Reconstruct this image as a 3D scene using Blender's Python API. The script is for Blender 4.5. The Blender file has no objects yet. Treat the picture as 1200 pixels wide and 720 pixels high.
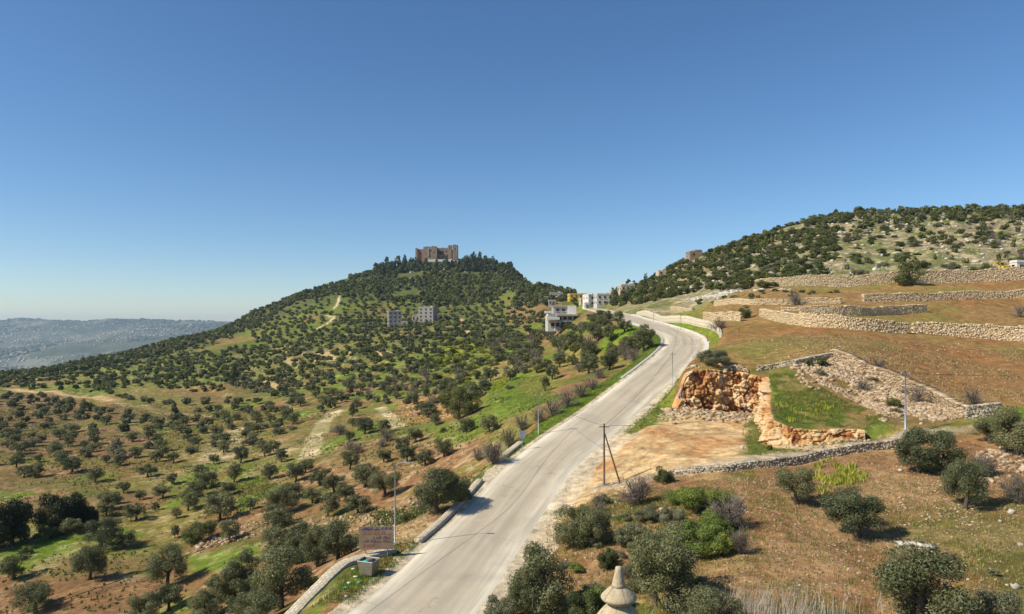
import bpy, math, random
import numpy as np
from math import radians, sin, cos, pi, tan, atan2, sqrt

random.seed(11)
rng = np.random.default_rng(11)
S = bpy.context.scene
COL = S.collection

# ------------------------------------------------------------------ camera, sky, sun, exposure
F, CAMZ, HV, CU = 820.0, 19.0, 380.0, 600.0     # focal (px of a 1200 px wide picture), eye height, horizon row, centre column
cam_d = bpy.data.cameras.new("camera"); cam = bpy.data.objects.new("camera", cam_d); COL.objects.link(cam)
cam.location = (0, 0, CAMZ); cam.rotation_euler = (radians(90), 0, 0)
cam_d.sensor_width = 36; cam_d.lens = F / 1200 * 36
cam_d.shift_y = (HV - 360) / 1200
cam_d.clip_start = 0.5; cam_d.clip_end = 40000
S.camera = cam
SUN = np.array([-0.70, -0.27, 0.68]); SUN /= np.linalg.norm(SUN)
SUN_EL = math.asin(SUN[2]); SUN_AZ = atan2(SUN[0], SUN[1])       # clockwise from +Y
W = bpy.data.worlds.new("World"); S.world = W; W.use_nodes = True
nt = W.node_tree; nt.nodes.clear()
sky = nt.nodes.new("ShaderNodeTexSky"); sky.sky_type = 'NISHITA'; sky.sun_disc = False
sky.sun_elevation = SUN_EL; sky.sun_rotation = SUN_AZ % (2 * pi)
sky.altitude = 900; sky.air_density = 1.0; sky.dust_density = 0.45; sky.ozone_density = 4.0
bg = nt.nodes.new("ShaderNodeBackground"); bg.inputs[1].default_value = 0.100
wo = nt.nodes.new("ShaderNodeOutputWorld")
hsv = nt.nodes.new("ShaderNodeHueSaturation"); hsv.inputs["Saturation"].default_value = 1.14; nt.links.new(sky.outputs[0], hsv.inputs["Color"])
nt.links.new(hsv.outputs[0], bg.inputs[0]); nt.links.new(bg.outputs[0], wo.inputs[0])
sd = bpy.data.lights.new("sun", 'SUN'); sd.energy = 4.7; sd.angle = radians(0.5); sd.color = (1.0, 0.92, 0.78)
so = bpy.data.objects.new("sun", sd); COL.objects.link(so)
from mathutils import Vector, Matrix
so.rotation_euler = Vector(SUN).to_track_quat('Z', 'Y').to_euler()
S.view_settings.view_transform = 'Standard'; S.view_settings.look = 'None'
S.view_settings.exposure = 0.34; S.view_settings.gamma = 1.0; S.view_settings.use_curve_mapping = False
S.cycles.use_denoising = True
S.cycles.max_bounces = 5; S.cycles.diffuse_bounces = 3; S.cycles.transparent_max_bounces = 4; S.cycles.volume_bounces = 0
S.cycles.sample_clamp_indirect = 4

# ------------------------------------------------------------------ helpers: noise, meshes, tags
def _hash(ix, iy, seed):
    h = (ix.astype(np.int64) * 374761393 + iy.astype(np.int64) * 668265263 + seed * 974711) & 0x7fffffff
    h = ((h ^ (h >> 13)) * 1274126177) & 0x7fffffff
    return ((h ^ (h >> 16)) & 0xffff) / 65535.0
def vnoise(x, y, seed=0):
    x = np.asarray(x, float); y = np.asarray(y, float)
    ix = np.floor(x); iy = np.floor(y); fx = x - ix; fy = y - iy
    fx = fx * fx * (3 - 2 * fx); fy = fy * fy * (3 - 2 * fy)
    a = _hash(ix, iy, seed); b = _hash(ix + 1, iy, seed); c = _hash(ix, iy + 1, seed); d = _hash(ix + 1, iy + 1, seed)
    return (a * (1 - fx) + b * fx) * (1 - fy) + (c * (1 - fx) + d * fx) * fy
def fbm(x, y, scale, octv=4, seed=0):
    r = 0; amp = 0.5; tot = 0
    for o in range(octv):
        r = r + amp * vnoise(x / scale + 17.3 * o, y / scale - 9.1 * o, seed + o); tot += amp
        amp *= 0.5; scale *= 0.5
    return r / tot
def sstep(a, b, x):
    t = np.clip((x - a) / (b - a), 0, 1); return t * t * (3 - 2 * t)

def mk_mesh(name, V, Fc, mat=None, face_attr=None, smooth=False, mats=None, midx=None):
    V = np.asarray(V, np.float32); Fc = np.asarray(Fc, np.int32)
    me = bpy.data.meshes.new(name)
    me.vertices.add(len(V)); me.vertices.foreach_set("co", V.ravel())
    k = Fc.shape[1]
    me.loops.add(Fc.size); me.loops.foreach_set("vertex_index", Fc.ravel())
    me.polygons.add(len(Fc)); me.polygons.foreach_set("loop_start", np.arange(len(Fc), dtype=np.int32) * k)
    me.polygons.foreach_set("loop_total", np.full(len(Fc), k, np.int32))
    if smooth: me.polygons.foreach_set("use_smooth", np.ones(len(Fc), bool))
    if mats:
        for m in mats: me.materials.append(m)
        me.polygons.foreach_set("material_index", np.asarray(midx, np.int32))
    elif mat: me.materials.append(mat)
    if face_attr:
        for an, arr in face_attr.items():
            a = me.attributes.new(an, 'FLOAT', 'FACE'); a.data.foreach_set("value", np.asarray(arr, np.float32))
    me.update(calc_edges=True)
    return me
def link(name, me, parent=None, loc=(0, 0, 0), rz=0.0, scale=None):
    o = bpy.data.objects.new(name, me); COL.objects.link(o)
    o.location = loc; o.rotation_euler = (0, 0, rz)
    if scale is not None: o.scale = scale
    if parent is not None: o.parent = parent
    return o
def tag(o, label=None, cat=None, group=None, kind=None):
    if label: o["label"] = label
    if cat: o["category"] = cat
    if group: o["group"] = group
    if kind: o["kind"] = kind
    return o
def empty(name, loc=(0, 0, 0), rz=0.0):
    o = bpy.data.objects.new(name, None); COL.objects.link(o); o.location = loc; o.rotation_euler = (0, 0, rz)
    o.empty_display_size = 0.3
    return o

class MB:
    """collects boxes, tubes and prisms into one quad/tri mesh"""
    def __init__(s): s.v = []; s.f = []
    def add(s, V, Fs):
        n = len(s.v); s.v += [tuple(p) for p in V]; s.f += [tuple(i + n for i in f) for f in Fs]
    def box(s, c, size, rz=0.0, taper=1.0):
        x, y, z = size[0] / 2, size[1] / 2, size[2] / 2; V = []
        for dz in (-1, 1):
            t = taper if dz > 0 else 1
            for dx, dy in ((-1, -1), (1, -1), (1, 1), (-1, 1)):
                px, py = dx * x * t, dy * y * t
                V.append((c[0] + px * cos(rz) - py * sin(rz), c[1] + px * sin(rz) + py * cos(rz), c[2] + dz * z))
        s.add(V, [(3, 2, 1, 0), (4, 5, 6, 7), (0, 1, 5, 4), (1, 2, 6, 5), (2, 3, 7, 6), (3, 0, 4, 7)])
        return s
    def tube(s, pts, rad, n=7, cap=True):
        pts = [Vector(p) for p in pts]; rings = []
        if not hasattr(rad, '__len__'): rad = [rad] * len(pts)
        base = len(s.v)
        for i, p in enumerate(pts):
            d = (pts[min(i + 1, len(pts) - 1)] - pts[max(i - 1, 0)]).normalized()
            a = d.cross(Vector((0, 0, 1)) if abs(d.z) < .9 else Vector((1, 0, 0))).normalized(); b = d.cross(a)
            for k in range(n):
                t = 2 * pi * k / n; s.v.append(tuple(p + (a * cos(t) + b * sin(t)) * rad[i]))
        for i in range(len(pts) - 1):
            for k in range(n):
                k2 = (k + 1) % n
                s.f.append((base + i * n + k, base + i * n + k2, base + (i + 1) * n + k2, base + (i + 1) * n + k))
        if cap:
            s.f.append(tuple(base + k for k in range(n))); s.f.append(tuple(base + (len(pts) - 1) * n + k for k in reversed(range(n))))
        return s
    def lathe(s, prof, n=24, c=(0, 0, 0), wob=0.0):
        base = len(s.v); rr = random.Random(3)
        for (r, z) in prof:
            for k in range(n):
                t = 2 * pi * k / n; q = r * (1 + wob * (rr.random() - .5)); s.v.append((c[0] + q * cos(t), c[1] + q * sin(t), c[2] + z))
        for i in range(len(prof) - 1):
            for k in range(n):
                k2 = (k + 1) % n; s.f.append((base + i * n + k, base + i * n + k2, base + (i + 1) * n + k2, base + (i + 1) * n + k))
        s.f.append(tuple(base + k for k in reversed(range(n)))); s.f.append(tuple(base + (len(prof) - 1) * n + k for k in range(n)))
        return s
    def mesh(s, name, mat, smooth=False):
        me = bpy.data.meshes.new(name); me.from_pydata(s.v, [], s.f); me.materials.append(mat)
        if smooth:
            for p in me.polygons: p.use_smooth = True
        return me
    def build(s, name, mat, parent=None, loc=(0, 0, 0), rz=0.0, smooth=False):
        return link(name, s.mesh(name, mat, smooth), parent, loc, rz)

# ------------------------------------------------------------------ materials
def nodes(name):
    m = bpy.data.materials.new(name); m.use_nodes = True; t = m.node_tree
    b = t.nodes["Principled BSDF"]; b.inputs["Specular IOR Level"].default_value = 0.25
    return m, t, b
def ramp(t, fac, stops):
    r = t.nodes.new("ShaderNodeValToRGB"); el = r.color_ramp.elements
    while len(el) < len(stops): el.new(0.5)
    for e, (p, c) in zip(el, stops): e.position = p; e.color = (*c, 1)
    t.links.new(fac, r.inputs[0]); return r.outputs[0]
def noise(t, scale, detail=5, rough=.6, vec=None, sc3=None):
    n = t.nodes.new("ShaderNodeTexNoise"); n.inputs["Scale"].default_value = scale; n.inputs["Detail"].default_value = detail
    n.inputs["Roughness"].default_value = rough
    if vec is None:
        tc = t.nodes.new("ShaderNodeTexCoord"); vec = tc.outputs["Object"]
    if sc3:
        mp = t.nodes.new("ShaderNodeMapping"); mp.inputs["Scale"].default_value = sc3; t.links.new(vec, mp.inputs[0]); vec = mp.outputs[0]
    t.links.new(vec, n.inputs["Vector"]); return n.outputs[0]
def mixc(t, fac, a, b, mode='MIX'):
    m = t.nodes.new("ShaderNodeMix"); m.data_type = 'RGBA'; m.blend_type = mode
    for s, v in ((m.inputs[0], fac), (m.inputs[6], a), (m.inputs[7], b)):
        if hasattr(v, 'is_linked') or hasattr(v, 'links'): t.links.new(v, s)
        elif isinstance(v, (tuple, list)): s.default_value = (*v[:3], 1)
        else: s.default_value = v
    return m.outputs[2]
def math_(t, op, a, b=None, c=None):
    m = t.nodes.new("ShaderNodeMath"); m.operation = op
    for i, v in enumerate((a, b, c)):
        if v is None: continue
        if hasattr(v, 'links'): t.links.new(v, m.inputs[i])
        else: m.inputs[i].default_value = v
    return m.outputs[0]
def attr(t, name, kind='GEOMETRY'):
    a = t.nodes.new("ShaderNodeAttribute"); a.attribute_name = name; a.attribute_type = kind; return a
def bump(t, b, h, strength, dist):
    n = t.nodes.new("ShaderNodeBump"); n.inputs["Strength"].default_value = strength; n.inputs["Distance"].default_value = dist
    t.links.new(h, n.inputs["Height"]); t.links.new(n.outputs[0], b.inputs["Normal"])
def m_rough(name, c1, c2, scale=2.0, rough=.85, bm=.3, bd=.05, metallic=0, spots=None):
    m, t, b = nodes(name); n = noise(t, scale, 6, .65)
    c = ramp(t, n, [(.3, c1), (.7, c2)])
    if spots:
        n2 = noise(t, scale * 3.1, 3, .5); f = ramp(t, n2, [(.55, (0, 0, 0)), (.62, (1, 1, 1))]); c = mixc(t, f, c, spots)
    t.links.new(c, b.inputs["Base Color"]); b.inputs["Roughness"].default_value = rough; b.inputs["Metallic"].default_value = metallic
    bump(t, b, n, bm, bd); return m
def m_stone(name, a, b_, c_, rough=.9, zs=1.0, fine=3.0):
    """per-face tint attribute 'tint' picks the stone's own colour"""
    m, t, b = nodes(name); at = attr(t, "tint").outputs["Fac"]
    c = ramp(t, at, [(0, a), (.5, b_), (1, c_)])
    n = noise(t, fine, 5, .7); c = mixc(t, ramp(t, n, [(.35, (0, 0, 0)), (.75, (.7, .7, .7))]), c, tuple(x * .55 for x in b_))
    t.links.new(c, b.inputs["Base Color"]); b.inputs["Roughness"].default_value = rough
    bump(t, b, n, .4, .06); return m
def m_leaf(name, dark, light, trans=.22, rv=.35):
    m, t, b = nodes(name); t.nodes.remove(b)
    at = attr(t, "tint").outputs["Fac"]; c = ramp(t, at, [(0, dark), (1, light)])
    oi = t.nodes.new("ShaderNodeObjectInfo")
    k = math_(t, 'MULTIPLY_ADD', oi.outputs["Random"], rv, 1 - rv / 2)
    hs = t.nodes.new("ShaderNodeHueSaturation"); t.links.new(c, hs.inputs["Color"]); t.links.new(k, hs.inputs["Value"])
    hs.inputs["Saturation"].default_value = 1; t.links.new(math_(t, 'MULTIPLY_ADD', oi.outputs['Random'], -.035, .512), hs.inputs['Hue'])
    d = t.nodes.new("ShaderNodeBsdfDiffuse"); tr = t.nodes.new("ShaderNodeBsdfTranslucent"); g = t.nodes.new("ShaderNodeBsdfGlossy")
    g.inputs["Roughness"].default_value = .55; g.inputs["Color"].default_value = (.8, .85, .8, 1)
    for n_ in (d, tr): t.links.new(hs.outputs[0], n_.inputs["Color"])
    mx = t.nodes.new("ShaderNodeMixShader"); mx.inputs[0].default_value = trans
    t.links.new(d.outputs[0], mx.inputs[1]); t.links.new(tr.outputs[0], mx.inputs[2])
    m2 = t.nodes.new("ShaderNodeMixShader"); m2.inputs[0].default_value = .03
    t.links.new(mx.outputs[0], m2.inputs[1]); t.links.new(g.outputs[0], m2.inputs[2])
    t.links.new(m2.outputs[0], t.nodes["Material Output"].inputs[0]); return m

M = {}
M['bark'] = m_rough('bark', (.05, .038, .027), (.14, .11, .08), 6, .95, .6, .08)
M['twig'] = m_leaf('twigs', (.10, .085, .065), (.24, .20, .155), 0.0, .3)
M['drytwig'] = m_leaf('dry twigs', (.26, .22, .16), (.50, .45, .36), 0.0, .1)
M['olive'] = m_leaf('olive leaves', (.086, .098, .032), (.225, .232, .105), .3, .6)
M['dark'] = m_leaf('very dark leaves', (.012, .020, .008), (.046, .060, .018), .1)
M['oak'] = m_leaf('oak leaves', (.055, .072, .016), (.168, .188, .046), .25, .5)
M['pine'] = m_leaf('pine needles', (.032, .046, .014), (.100, .118, .036), .1)
M['green'] = m_leaf('bright leaves', (.10, .145, .022), (.27, .33, .06), .3)
M['lightolive'] = m_leaf('dusty leaves', (.11, .12, .055), (.27, .26, .14))
M['yellowleaf'] = m_leaf('yellow blossom and leaves', (.14, .18, .015), (.40, .40, .04))
M['grass'] = m_leaf('grass blades', (.07, .12, .015), (.20, .27, .035), .25, 0)
M['drygrass'] = m_leaf('dry grass blades', (.22, .15, .06), (.42, .32, .15), .15, 0)
M['weed'] = m_leaf('weeds', (.06, .09, .018), (.15, .18, .045), .2, 0)
M['flower'] = m_leaf('yellow flowers', (.14, .20, .02), (.50, .48, .04), .2, 0)
M['wallstone'] = m_stone('dry wall stone', (.50, .36, .20), (.61, .47, .28), (.70, .57, .38))
M['rubble'] = m_stone('mixed rubble', (.25, .16, .09), (.42, .30, .175), (.60, .49, .34))
M['greystone'] = m_stone('grey stone', (.25, .20, .14), (.42, .35, .25), (.56, .50, .40))
M['lime'] = m_stone('limestone', (.34, .29, .22), (.50, .45, .36), (.64, .60, .52), fine=2)
M['redrock'] = m_stone('red rubble', (.40, .20, .10), (.50, .34, .20), (.62, .52, .38), fine=4)
M['cream'] = m_stone('cream stone block', (.58, .50, .36), (.68, .60, .45), (.76, .70, .56))
M['concrete'] = m_rough('pale concrete', (.40, .38, .34), (.52, .49, .44), 1.5, .9, .2, .02)
M['white'] = m_rough('white render', (.55, .52, .46), (.70, .67, .61), .8, .8, .1, .01)
M['grey'] = m_rough('lilac grey blockwork', (.28, .255, .235), (.39, .355, .32), .6, .9, .2, .03)
M['tan'] = m_rough('tan stone facade', (.42, .34, .24), (.54, .45, .33), .7, .9, .2, .03)
M['yellow'] = m_rough('yellow paint', (.62, .38, .03), (.72, .47, .05), 1, .6, .1, .01)
M['glass'] = m_rough('dark window', (.015, .018, .02), (.03, .035, .04), 1, .25, 0, .01)
M['roofc'] = m_rough('flat roof screed', (.45, .42, .38), (.58, .55, .5), .7, .9, .1, .01)
M['castle'] = m_rough('castle masonry', (.19, .135, .090), (.34, .25, .17), .22, .95, .5, .4, spots=(.14, .10, .07))
M['castle_lit'] = m_rough('sunlit reddish castle masonry', (.25, .13, .075), (.36, .20, .12), .25, .95, .5, .4)  # redder copy of the castle masonry, sunlight on the left face put into its colour
M['steel'] = m_rough('galvanised steel', (.28, .28, .27), (.40, .40, .38), 3, .5, .1, .01, .4)
M['wood'] = m_rough('weathered pole wood', (.10, .07, .05), (.18, .13, .09), 4, .9, .3, .02)
M['wire'] = m_rough('cable', (.03, .03, .03), (.05, .05, .05), 4, .6, 0, .01)
M['binm'] = m_rough('faded green bin steel', (.13, .13, .10), (.22, .21, .16), 2.2, .7, .15, .02, spots=(.26, .14, .07))
M['bag'] = m_rough('green rubbish bag', (.05, .28, .20), (.10, .45, .34), 4, .4, .6, .1)
M['darkbag'] = m_rough('black rubbish bag', (.015, .015, .018), (.04, .04, .05), 4, .35, .6, .1)
M['board'] = m_rough('faded sign board', (.20, .14, .09), (.34, .24, .16), 1.2, .7, .1, .01)
M['inkblue'] = m_rough('blue paint', (.05, .05, .16), (.09, .08, .22), 5, .6, 0, .01)
M['inkred'] = m_rough('red paint', (.26, .10, .07), (.36, .16, .11), 5, .6, 0, .01)
M['inkpurple'] = m_rough('brown violet paint', (.13, .08, .08), (.19, .13, .12), 5, .6, 0, .01)
M['signback'] = m_rough('blue grey sign metal', (.22, .28, .36), (.32, .38, .46), 2, .4, 0, .01, .3)
M['finial'] = m_rough('honey sandstone', (.34, .27, .17), (.54, .45, .30), 11, .9, .6, .03, spots=(.42, .33, .20))
M['joint'] = m_rough('mortar joint', (.20, .15, .10), (.30, .23, .15), 9, .95, .2, .01)
M['rubber'] = m_rough('dark rubber', (.02, .02, .02), (.04, .04, .04), 3, .8, .2, .02)

# ------------------------------------------------------------------ terrain heights from surveyed points (column, [(distance, row or ('z', height))])
Z = lambda z: ('z', z)
CP = {
 0: [(6, Z(-3)), (20, Z(-7)), (45, Z(-11)), (78, 720), (100, 640), (125, 590), (165, 540), (220, 503), (280, 477), (350, 458), (430, 447), (520, 441), (650, Z(-45)), (900, Z(-120)), (1300, Z(-190))],
 100: [(20, Z(-5)), (45, Z(-8)), (78, 700), (100, 632), (125, 585), (165, 537), (220, 500), (280, 474), (350, 456), (430, 443), (520, 432), (600, 424), (750, Z(-45)), (1000, Z(-120)), (1300, Z(-180))],
 200: [(20, Z(-2)), (45, Z(-5)), (70, 720), (85, 672), (100, 630), (125, 582), (165, 533), (220, 495), (280, 470), (350, 450), (430, 433), (520, 420), (620, 408), (680, 400), (850, Z(-35)), (1100, Z(-110))],
 300: [(20, Z(-1)), (36, Z(-.8)), (48, Z(-2.8)), (60, Z(-5.5)), (75, 665), (100, 610), (125, 568), (165, 522), (220, 488), (280, 464), (350, 443), (430, 425), (520, 409), (620, 394), (700, 379), (760, 366), (900, Z(5)), (1200, Z(-70))],
 350: [(40, Z(0)), (50, Z(-1.3)), (60, Z(-4.3)), (75, Z(-6.3)), (100, 605), (125, 560), (165, 515), (220, 480), (280, 456), (350, 435), (430, 415), (520, 398), (620, 380), (700, 363), (780, 347), (900, Z(38)), (1200, Z(-40))],
 400: [(30, Z(0)), (46, Z(0)), (55, Z(0)), (63, Z(-2)), (75, 650), (100, 592), (125, 548), (165, 503), (220, 470), (280, 446), (350, 425), (430, 406), (520, 388), (620, 369), (700, 351), (780, 337), (850, 328), (950, Z(58)), (1200, Z(0))],
 450: [(55, Z(0)), (62, Z(-.2)), (70, Z(-2.2)), (80, Z(-4)), (100, 583), (125, 538), (165, 495), (220, 463), (280, 438), (350, 418), (430, 400), (520, 385), (560, 382), (620, 368), (700, 348), (780, 331), (860, 318), (950, Z(82)), (1200, Z(10))],
 512: [(45, Z(0)), (60, Z(0)), (70, Z(0)), (77, Z(-1.3)), (85, Z(-2.6)), (100, 560), (125, 522), (165, 482), (220, 452), (280, 428), (350, 410), (430, 395), (520, 380), (600, 370), (700, 345), (780, 326), (850, 312), (890, 308.5), (960, Z(95)), (1200, Z(20))],
 570: [(50, Z(0)), (70, Z(.2)), (76, Z(.9)), (85, Z(.4)), (95, Z(-.8)), (115, 506), (140, 478), (165, 460), (220, 437), (280, 418), (350, 403), (430, 390), (520, 378), (620, 362), (700, 345), (780, 327), (850, 314), (900, 309), (1000, Z(82)), (1200, Z(20))],
 600: [(70, Z(.2)), (85, Z(2.2)), (92, Z(1.6)), (110, 500), (140, 468), (170, 447), (220, 428), (280, 410), (350, 397), (430, 385), (520, 370), (620, 352), (700, 338), (800, 323), (850, 319), (950, Z(65)), (1200, Z(10))],
 640: [(50, Z(.3)), (83, Z(2.8)), (95, Z(4.2)), (110, 477), (140, 458), (170, 437), (220, 418), (280, 402), (350, 390), (400, 371), (500, 356), (620, 344), (700, 338), (800, Z(45)), (1200, Z(0))],
 680: [(30, Z(.3)), (60, Z(1.3)), (95, Z(5)), (110, Z(7)), (130, 450), (170, 425), (220, 405), (280, 388), (340, 373), (430, 362), (550, 353), (650, 348), (800, Z(30)), (1200, Z(0))],
 720: [(50, Z(1.2)), (75, Z(2.2)), (105, Z(6.8)), (130, 440), (170, 415), (200, 396), (250, 377), (300, 367), (350, 361), (450, 354), (550, 349), (700, Z(32)), (1200, Z(0))],
 760: [(40, Z(1.5)), (60, Z(2.6)), (75, Z(3)), (86, Z(4.6)), (98, Z(6)), (112, 458), (125, 441), (150, 412), (180, 386), (220, 370), (260, 358), (300, 349), (350, 338), (400, 329), (600, Z(28)), (1200, Z(0))],
 800: [(45, Z(1.6)), (65, Z(3.2)), (78, Z(4.2)), (104, 437), (112, 424), (120, 418), (140, 402), (160, 391), (200, 373), (240, 358), (280, 343), (330, 320), (360, 308), (500, Z(38)), (1200, Z(0))],
 850: [(40, Z(2.2)), (60, Z(3.6)), (72, Z(4.4)), (79, Z(5)), (104, 434), (112, 416), (125, 404), (145, 390), (165, 375), (190, 358), (215, 346), (250, 331), (300, 308), (340, 293), (450, Z(48)), (1200, Z(0))],
 895: [(72, Z(4.6)), (78, Z(5.4)), (84, Z(7.6)), (92, Z(8.8)), (98, Z(10.5)), (104, 435), (113, 415)],
 930: [(40, Z(2.2)), (60, Z(3.8)), (73, Z(4.7)), (78, Z(5.4)), (84, Z(6.6)), (92, Z(8.9)), (103, 426), (112, 412), (130, 393), (150, 376), (170, 362), (190, 348), (210, 338), (240, 319), (290, 290), (330, 271), (360, 265), (450, Z(64)), (1200, Z(0))],
 1000: [(40, Z(2.2)), (60, Z(3.8)), (75, Z(5.7)), (84, Z(7)), (92, Z(9)), (98, Z(11.5)), (105, 417), (115, 404), (130, 391), (150, 375), (170, 360), (190, 346), (205, 338), (240, 311), (290, 280), (340, 260), (375, 253), (450, Z(74)), (1200, Z(0))],
 1060: [(40, Z(2.2)), (60, Z(4)), (75, Z(6.2)), (84, Z(7.6)), (92, Z(9.8)), (98, Z(11.6)), (110, 420), (130, 397), (150, 378), (170, 362), (188, 345), (205, 335), (240, 309), (290, 277), (340, 257), (375, 251), (450, Z(75)), (1200, Z(0))],
 1130: [(40, Z(2.2)), (60, Z(4.5)), (75, Z(6.8)), (82, Z(7.7)), (90, Z(9.1)), (110, 430), (130, 402), (150, 381), (170, 362), (185, 346), (205, 333), (240, 307), (290, 275), (340, 256), (380, 249), (450, Z(78)), (1200, Z(0))],
 1200: [(20, Z(1)), (40, Z(2)), (60, Z(5)), (75, Z(7.4)), (90, Z(9.5)), (110, 429), (130, 403), (150, 382), (170, 362), (185, 345), (205, 330), (240, 305), (290, 274), (340, 255), (380, 248), (450, Z(79)), (1200, Z(0))],
}
CP[-300] = CP[0]; CP[1550] = CP[1200]
CP[500] = [(6, Z(0)), (20, Z(0))]; CP[800] = CP[800] + [(6, Z(0)), (20, Z(.6))]; CP[1000] = CP[1000] + [(20, Z(1))]
SU, SL = 60.0, 0.15
cu, cl, cz = [], [], []
for u, lst in CP.items():
    for d, v in lst:
        z = v[1] if isinstance(v, tuple) else CAMZ + (HV - v) / F * d
        cu.append(u / SU); cl.append(math.log(d) / SL); cz.append(z)
cu, cl, cz = map(np.array, (cu, cl, cz))
def _k(r): return r * np.sqrt(r + 1e-9)
n = len(cu)
A = np.zeros((n + 3, n + 3)); A[:n, :n] = _k(np.hypot(cu[:, None] - cu, cl[:, None] - cl)) + 0 * np.eye(n)
A[:n, n] = A[n, :n] = 1; A[:n, n + 1] = A[n + 1, :n] = cu; A[:n, n + 2] = A[n + 2, :n] = cl
sol = np.linalg.solve(A, np.concatenate([cz, [0, 0, 0]]))
U0, U1, DU = -500.0, 1700.0, 5.0
L0, L1, DL = math.log(5.0), math.log(1400.0), 0.0125
tu = np.arange(U0, U1 + DU, DU); tl = np.arange(L0, L1 + DL, DL)
TAB = np.zeros((len(tu), len(tl)))
for i, u in enumerate(tu):
    r = np.hypot((u / SU) - cu[None, :], (tl[:, None] / SL) - cl[None, :])
    TAB[i] = _k(r) @ sol[:n] + sol[n] + sol[n + 1] * u / SU + sol[n + 2] * tl / SL
def natural(X, Y):
    X = np.asarray(X, float); Yt = np.asarray(Y, float); Y = np.maximum(Yt, 34.0); near_k = np.clip(Yt / 34.0, 0, 1)
    fu = np.clip((CU + F * X / Y - U0) / DU, 0, len(tu) - 1.001); fl = np.clip((np.log(np.maximum(Y, 5.01)) - L0) / DL, 0, len(tl) - 1.001)
    i = fu.astype(int); j = fl.astype(int); a = fu - i; b = fl - j
    return near_k * ((TAB[i, j] * (1 - b) + TAB[i, j + 1] * b) * (1 - a) + (TAB[i + 1, j] * (1 - b) + TAB[i + 1, j + 1] * b) * a)
# road centre line: X and height as functions of Y
RD = [(5, -19, 0), (20, -14.5, 0), (30, -11.6, 0), (45.8, -6.5, 0), (52, -4.9, 0), (60, -3.3, 0), (70, -.8, .25), (76.5, 1.3, 1.3), (83, 4.0, 2.8), (89, 7.2, 3.9), (95, 10.6, 5.1), (103, 15.0, 6.4),
      (112, 19.5, 8.1), (122, 25.0, 10.1), (134, 31.2, 12.5), (146, 36.0, 14.5), (157, 38.2, 16.1), (168, 37.9, 17.4), (183, 35.6, 19.0), (200, 34.6, 20.3), (228, 34.9, 22.0), (275, 35.6, 24.2), (330, 37.2, 26.3), (400, 38, 27.5), (480, 38, 26)]
_ry = np.arange(5, 481, 1.0); _rp = np.array(RD)
def _sm(a, k):
    p = np.pad(a, k, mode='reflect', reflect_type='odd'); return np.convolve(p, np.ones(2 * k + 1) / (2 * k + 1), 'same')[k:-k]
_rx = _sm(_sm(np.interp(_ry, _rp[:, 0], _rp[:, 1]), 3), 3); _rz = _sm(_sm(np.interp(_ry, _rp[:, 0], _rp[:, 2]), 3), 3)
_rs = np.gradient(_rx, _ry)
def road(Y): return np.interp(Y, _ry, _rx), np.interp(Y, _ry, _rz), np.interp(Y, _ry, _rs)
def road_dist(X, Y):
    x, z, s = road(Y); return (X - x) / np.sqrt(1 + s * s), z
HW = 4.15
# quarry pit outline (column, distance)
def ud(u, d): return ((u - CU) / F * d, d)
PIT = np.array([ud(*p) for p in [(752, 101), (775, 104), (800, 103.2), (830, 103), (862, 103.5), (893, 102), (894, 93), (897, 84), (925, 82.5), (970, 82), (1012, 81.3), (1018, 79), (960, 77.5), (900, 77), (850, 77), (800, 77.5), (760, 79), (728, 84), (735, 94)]])
FLOORP = [(ud(715, 78), 2.5), (ud(800, 101), 6.6), (ud(890, 100), 5.8), (ud(896, 83), 4.6), (ud(735, 96), 5.6), (ud(800, 80), 4.2), (ud(1010, 80), 5.6), (ud(950, 78), 5.0)]
def floorz(X, Y):
    s = 0; w = 0
    for (px, py), z in FLOORP:
        k = 1 / ((X - px) ** 2 + (Y - py) ** 2 + 4) ** 1.3; s = s + k * z; w = w + k
    return s / w
def sdf(X, Y, P):
    d = np.full(X.shape, 1e9); ins = np.zeros(X.shape, bool)
    for i in range(len(P)):
        a = P[i]; b = P[(i + 1) % len(P)]; e = b - a
        t = np.clip(((X - a[0]) * e[0] + (Y - a[1]) * e[1]) / (e @ e), 0, 1)
        d = np.minimum(d, np.hypot(X - a[0] - t * e[0], Y - a[1] - t * e[1]))
        c = ((a[1] > Y) != (b[1] > Y)); 
        with np.errstate(divide='ignore', invalid='ignore'):
            ins ^= c & (X < (b[0] - a[0]) * (Y - a[1]) / ((b[1] - a[1]) if b[1] != a[1] else 1e-9) + a[0])
    return np.where(ins, -d, d)
SKYV = np.array([(-500, 376), (-200, 374), (-60, 377), (0, 376), (25, 373), (45, 374), (75, 376.5), (100, 377), (128, 373.5), (165, 374.5), (200, 376), (240, 376), (300, 378), (1700, 379)])
def far(X, Y):
    u = CU + F * X / np.maximum(Y, 1)
    top = CAMZ + (HV - np.interp(u, SKYV[:, 0], SKYV[:, 1])) / F * 8200
    z = -235 + sstep(4300, 8200, Y) ** 1.3 * (top + 235)
    z = z + (fbm(X, Y, 1500, 5, 40) - .5) * 300 * sstep(3000, 4500, Y) * (1 - sstep(6800, 8100, Y)) + (fbm(X, Y, 500, 4, 43) - .5) * 80 * (1 - sstep(7700, 8200, Y))
    return z - sstep(8200, 9500, Y) * 200
def terrace(X, Y):
    u = CU + F * X / Y; z = natural(X, Y)
    tm = sstep(190, 240, Y) * (1 - sstep(600, 720, Y)) * (1 - sstep(600, 660, u)) * sstep(.36, .50, fbm(X, Y, 90, 2, 5))
    q = z / 2.4 + .35 * fbm(X, Y, 60, 2, 8); fr = q - np.floor(q)
    return tm * 2.4 * .8 * (sstep(.62, .82, fr) - fr), tm * sstep(.50, .60, fr) * (1 - sstep(.86, .95, fr))
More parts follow.
